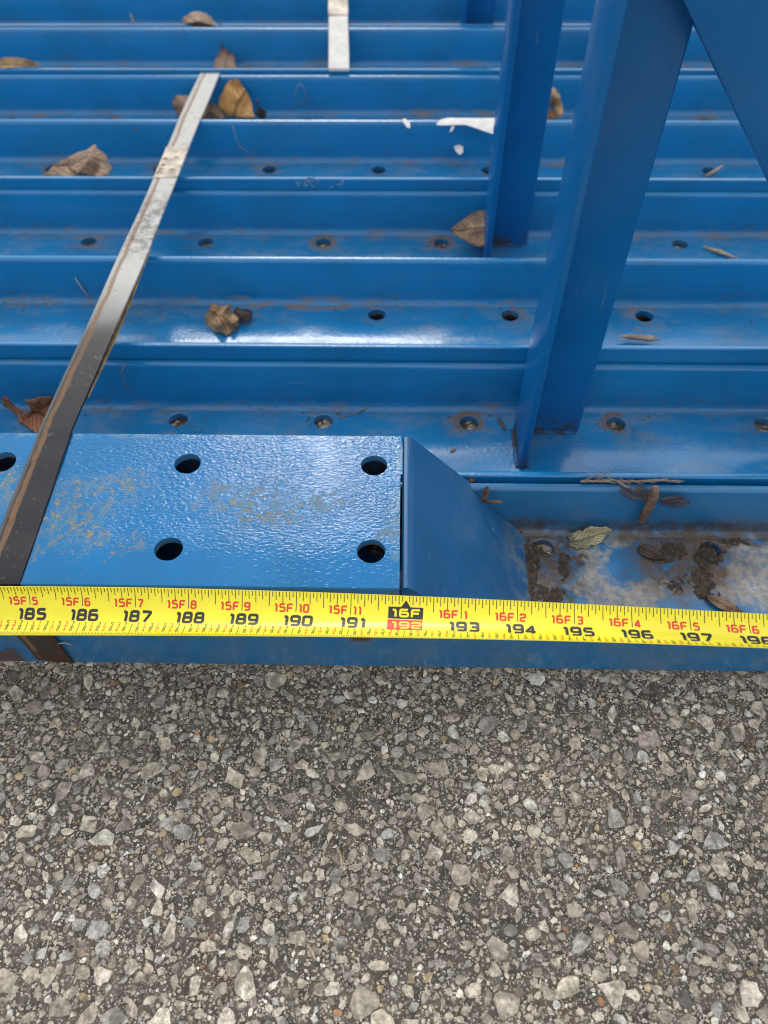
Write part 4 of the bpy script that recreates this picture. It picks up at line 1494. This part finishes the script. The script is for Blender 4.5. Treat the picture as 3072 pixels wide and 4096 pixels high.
fibre('bent dry fibre lying between two floor holes of the second upright', [atz(1355, 1672, 5.3), atz(1420, 1655, 5.5), atz(1470, 1630, 6.5), atz(1495, 1615, 8)], 0.5, M_GREY)
fibre('dark curled thread on the wall right of the long strap', [aty(500, 1452, 410), aty(485, 1490, 410), aty(495, 1530, 410), aty(528, 1568, 410)], 0.35, M_GREY)
fibre('pale fibre hanging over the front face beside the strap', [aty(232, 2575, 210.6), aty(258, 2571, 210.2), aty(288, 2580, 210.8)], 0.4)

# dead winged insect on the trough's back wall with the fibrous twig above it
M_INS = plain('dry_insect', (0.17, 0.105, 0.075), 0.6, 300, 0.35, 0.5, 600)
t = NT('insect_wing')
v = t.obj()
MAT_WING = t.done(t.mx(t.ramp(t.noise(v, 300, 4), 0.3, 0.7), (0.11, 0.085, 0.075), (0.06, 0.055, 0.06)), 0.45, None,
                  Alpha=t.ramp(t.voro(v, 500), 0.1, 0.5, 0.78, 0.42))
yw = 306.0
ins = empty('dead_insect', tuple(aty(2600, 2020, yw)))
tag(ins, 'dead brown winged insect clinging head up to the stained trough wall', 'insect')
pts, rr = [], []
for k in range(15):
    q = k/14
    px = 2622-56*q+6*math.sin(q*4); py = 1950+142*q
    pts.append(aty(px, py, yw-3-1.0*math.sin(math.pi*q)))
    rr.append(0.72*(1.2+2.5*math.sin(math.pi*(0.15+0.62*q)))*(1+0.13*(k % 2))*(0.8 if q > .8 else 1.25 if q < .35 else 1))
mesh_obj('body', *tube(pts, rr, 10), M_INS, parent=ins, smooth=True)
def wing(px0, py0, px1, py1, w, bend):
    a, b = aty(px0, py0, yw-3.5), aty(px1, py1, yw-2.5)
    d = b-a; L = d.length; d.normalize()
    s = Vector((0, -1, 0)).cross(d).normalized()
    V, F = [], []
    n, m = 10, 6
    for i in range(n+1):
        t_ = i/n
        hw_ = w*math.sin(math.pi*min(1, 0.05+0.93*t_**1.25))**0.55*0.5*(1+0.10*math.sin(17*t_))
        for j in range(m):
            q = (j/(m-1)-.5)*2
            V.append(tuple(a+d*(t_*L)+s*(hw_*q)+Vector((0, -1, 0))*(0.5*math.sin(6*t_+q*3)+bend*t_*(1-t_)*3)))
    F = [(i*m+j, i*m+j+1, (i+1)*m+j+1, (i+1)*m+j) for i in range(n) for j in range(m-1)]
    o = mesh_obj('wing', V, F, MAT_WING, parent=ins, smooth=True)
    md = o.modifiers.new('thickness', 'SOLIDIFY'); md.thickness = 0.00012
    V, F = tube([a, (a+b)/2+Vector((0, -.6, 0))+s*w*.3, b], [0.5, .35, .2], 5)
    mesh_obj('wing_vein', V, F, M_INS, parent=o)
wing(2612, 2000, 2480, 1955, 9.5, 1.0)
wing(2625, 1985, 2545, 1942, 8, 1.5)
wing(2640, 2010, 2762, 2008, 8.5, 1.0)
wing(2636, 2000, 2740, 1990, 7, 1.6)
g_ = np.random.default_rng(5)
tw = [atz(2322+(2738-2322)*k/26, 1924+2*math.sin(k*0.55)+g_.uniform(-2.5, 2.5), 42.6+g_.uniform(-.5, .9)) for k in range(27)]
bit('twig', 'fibrous grey twig lying along the gap above the dead insect', 'twig', tw,
    [max(0.25, (0.65+0.2*math.sin(k*1.1)+g_.uniform(-.2, .2))*(1.5 if 2 < k < 7 else 1)*min(1, (26-k)/5+.2)) for k in range(27)], M_GREY, 'twigs by the dead insect')
bit('twig', 'short slanting twig joining the dead insect to the gap', 'twig',
    [atz(2470, 1926, 42.5), aty(2530, 1962, 308), aty(2600, 2000, 303)], [0.9, 0.8, 0.6], M_GREY, 'twigs by the dead insect')
twig_o = [o for o in bpy.data.objects if o.name.startswith('twig')][0]
for k in range(8):
    a = atz(2330+k*17, 1925-6*(k % 3), 43)
    mesh_obj('frayed_fibre', *tube([a, a+Vector((6-k, 2, 2.5)), a+Vector((11-2*k, -2+k, 4))], 0.22, 4), M_GREY, parent=twig_o)
for k in range(5):
    st_ = [tw[i]+Vector((0, g_.uniform(-1.6, 1.2), g_.uniform(-.6, 1.2))) for i in range(2+3*k, min(14+3*k, 27))]
    mesh_obj('frayed_fibre', *tube(st_, 0.33, 4), M_GREY, parent=twig_o)

# leaf crumbs and soil grains lying along the fillets and round the holes
V, F, k = [], [], 0
g_ = np.random.default_rng(21)
for ui, n_ in ((1, 70), (2, 55), (3, 60), (4, 45), (5, 30), (6, 25)):
    yb_, lift_, hx_ = UNITS[ui]
    for _ in range(n_):
        x_ = g_.uniform(-420, 420)
        if g_.random() < .45:
            x_ = hx_+PITCH*g_.integers(-3, 5)+g_.normal(0, 14)
        y_ = yb_-13.5-abs(g_.normal(0, 9))
        if math.hypot((x_-hx_+PITCH/2) % PITCH-PITCH/2, yb_-22.3-y_) < 8.5:
            continue
        L_, w_, h_ = g_.uniform(0.7, 2.6), g_.uniform(0.4, 1.1), g_.uniform(0.2, 0.7)
        a_ = g_.uniform(0, 3.14)
        ca, sa = math.cos(a_), math.sin(a_)
        for u, v_, w2 in ((-1, 0, 0), (0, -1, 0), (1, .1, 0), (.1, 1, 0), (0, 0, 1)):
            V.append((x_+u*L_*ca-v_*w_*sa, y_+u*L_*sa+v_*w_*ca, 4.8+lift_+w2*h_))
        F += [(k, k+1, k+4), (k+1, k+2, k+4), (k+2, k+3, k+4), (k+3, k, k+4)]
        k += 5
cr = mesh_obj('leaf_crumbs', V, F, plain('leaf_crumb', (0.13, 0.085, 0.05), 0.85, 40, 0.6), origin=(0, 600, 5))
tag(cr, 'brown leaf crumbs and soil grains sprinkled along the channel floors', 'crumbs', kind='stuff')

# torn white paper and specks
M_PAPER = plain('torn_paper', (0.76, 0.75, 0.72), 0.8, 150, 0.12, 0.3)
def paper(label, pix, y, th=0.5, bulge=0.0):
    top_ = min(b for _, b in pix)
    P = [aty(a, b, y-0.22*(b-top_)) for a, b in pix]
    c = sum(P, Vector())/len(P)
    n = len(P)
    V = [tuple(p) for p in P] + [tuple(p+Vector((0, -th, 0))) for p in P] + [tuple(c+Vector((0, -th-bulge, 0)))]
    F = [tuple(range(n))] + [(i, n+i, n+(i+1) % n, (i+1) % n) for i in range(n)] + [(n+i, 2*n, n+(i+1) % n) for i in range(n)]
    o = mesh_obj('paper_scrap', V, F, M_PAPER, origin=tuple(c))
    fix_normals(o)
    tag(o, label, 'paper scrap', 'torn paper scraps')
yp = 729.0
paper('long torn white paper strip left of the rear post', [(1745, 497), (1762, 478), (1790, 471), (1880, 472), (1990, 472), (1988, 512), (1976, 536), (1964, 516), (1900, 505), (1850, 497), (1815, 491), (1778, 488), (1762, 500)], yp, 0.7, 0.8)
paper('small thumbnail of white paper below the torn strip', [(1816, 586), (1835, 578), (1852, 585), (1853, 608), (1838, 618), (1822, 602)], yp, 0.8, 2.0)
paper('thin white paper tear left of the torn strip', [(1607, 478), (1622, 474), (1640, 490), (1641, 512), (1628, 508), (1616, 492)], yp, 0.6, 0.8)
paper('tiny white paper tear hanging under the torn strip', [(1798, 528), (1806, 506), (1818, 504), (1812, 520)], yp, 0.5, 0.4)

# dried white smear on the front wall of the fifth upright
V, F = [], []
g_ = np.random.default_rng(11)
for k in range(26):
    px, py = 1185+250*g_.random(), 713+36*g_.random()**1.3
    if g_.random() < .5: px = 1215+60*g_.random()
    c = aty(px, py, 737.0-101.6-0.15)
    n = 8
    rx, rz = g_.uniform(0.7, 2.6), g_.uniform(0.5, 1.8)
    k0 = len(V)
    for q in range(n):
        a = 2*math.pi*q/n
        r = g_.uniform(0.6, 1.15)
        V.append((c.x+rx*r*math.cos(a), c.y, c.z+rz*r*math.sin(a)))
    V.append((c.x, c.y-0.25, c.z))
    F += [(k0+q, k0+(q+1) % n, k0+n) for q in range(n)]
sm = mesh_obj('dried_smear', V, F, plain('dried_white', (0.16, 0.30, 0.46), 0.8, 200, 0.3), origin=tuple(aty(1300, 730, 647)))
tag(sm, 'dried whitish smear in flecks on the front wall of the fifth upright', 'smear')

# wet dirt heaped in the nearest trough
t = NT('wet_dirt')
v = t.obj()
MAT_DIRT = t.done(t.mx(t.ramp(t.noise(v, 400, 5, .7), 0.35, 0.7), (0.032, 0.024, 0.018), (0.115, 0.078, 0.050)), 0.75,
                  t.bump(t.noise(v, 500, 5, .7), 0.9, 0.002))
def dirt(spots):
    VV, FF = [], []
    for px, py, rx, ry, h, seed in spots:
        h *= 0.6
        c = atz(px, py, 4.8)
        n = 48
        xs = np.linspace(-1.25, 1.25, n)
        X, Y = np.meshgrid(xs, xs)
        Pn = np.stack([X*rx+c.x, Y*ry+c.y, np.full_like(X, seed*7.0)], -1)
        r = np.hypot(X, Y)
        hgt = (1-r**2)*0.75 + (vnoise(Pn, 1/5.0, seed)-0.55)*1.5 + (vnoise(Pn, 1/1.8, seed+1)-0.5)*1.0 + (vnoise(Pn, 1/0.8, seed+2)-0.5)*0.6
        Z = np.minimum(hgt*h, h*1.3)
        k = len(VV)
        for j in range(n):
            for i in range(n):
                VV.append((Pn[j, i, 0], Pn[j, i, 1], 4.85+max(Z[j, i], -0.3)))
        for j in range(n-1):
            for i in range(n-1):
                if max(Z[j, i], Z[j+1, i], Z[j, i+1], Z[j+1, i+1]) > 0:
                    FF.append((k+j*n+i, k+j*n+i+1, k+(j+1)*n+i+1, k+(j+1)*n+i))
    o = mesh_obj('dirt', VV, FF, MAT_DIRT, origin=tuple(atz(2500, 2250, 4.8)))
    tag(o, 'dark wet dirt and leaf crumbs caked in the stained trough', 'dirt', kind='stuff')
dirt([(2115, 2210, 8, 14, 3.0, 1), (2110, 2330, 6, 22, 2.4, 2), (2085, 2110, 10, 5, 3.5, 3), (2190, 2380, 14, 7, 1.5, 4),
      (2830, 2220, 9, 9, 3.8, 5), (2815, 2330, 7, 17, 3.0, 6), (2690, 2200, 8, 8, 1.5, 7), (2250, 2260, 5, 14, 0.9, 8), (2720, 2330, 9, 9, 0.7, 9),
      (2925, 2165, 12, 3.5, 1.2, 10), (2640, 2235, 11, 4, 0.8, 11)])

# dry straws on the asphalt
def straw(label, a, b, r=0.45):
    bit('straw_piece', label, 'straw', [atz(*a, 1.2), (atz(*a, 1.6)+atz(*b, 1.6))/2+Vector((.4, .3, .3)), atz(*b, 1.2)], [r*.6, r, r*.7], M_STRAW, 'dry straws on the asphalt')
straw('dry straw lying on the asphalt, centre, mid height of the pavement', (1351, 3385), (1370, 3487), 0.55)
straw('short dry straw lowest on the asphalt, left of centre', (1228, 3774), (1262, 3842), 0.6)
straw('forked dry straw on the asphalt near the left edge under the strap', (197, 2884), (240, 2921), 0.6)
straw('thin dry straw on the asphalt right below the gap in the channels', (1440, 3165), (1500, 3145), 0.4)
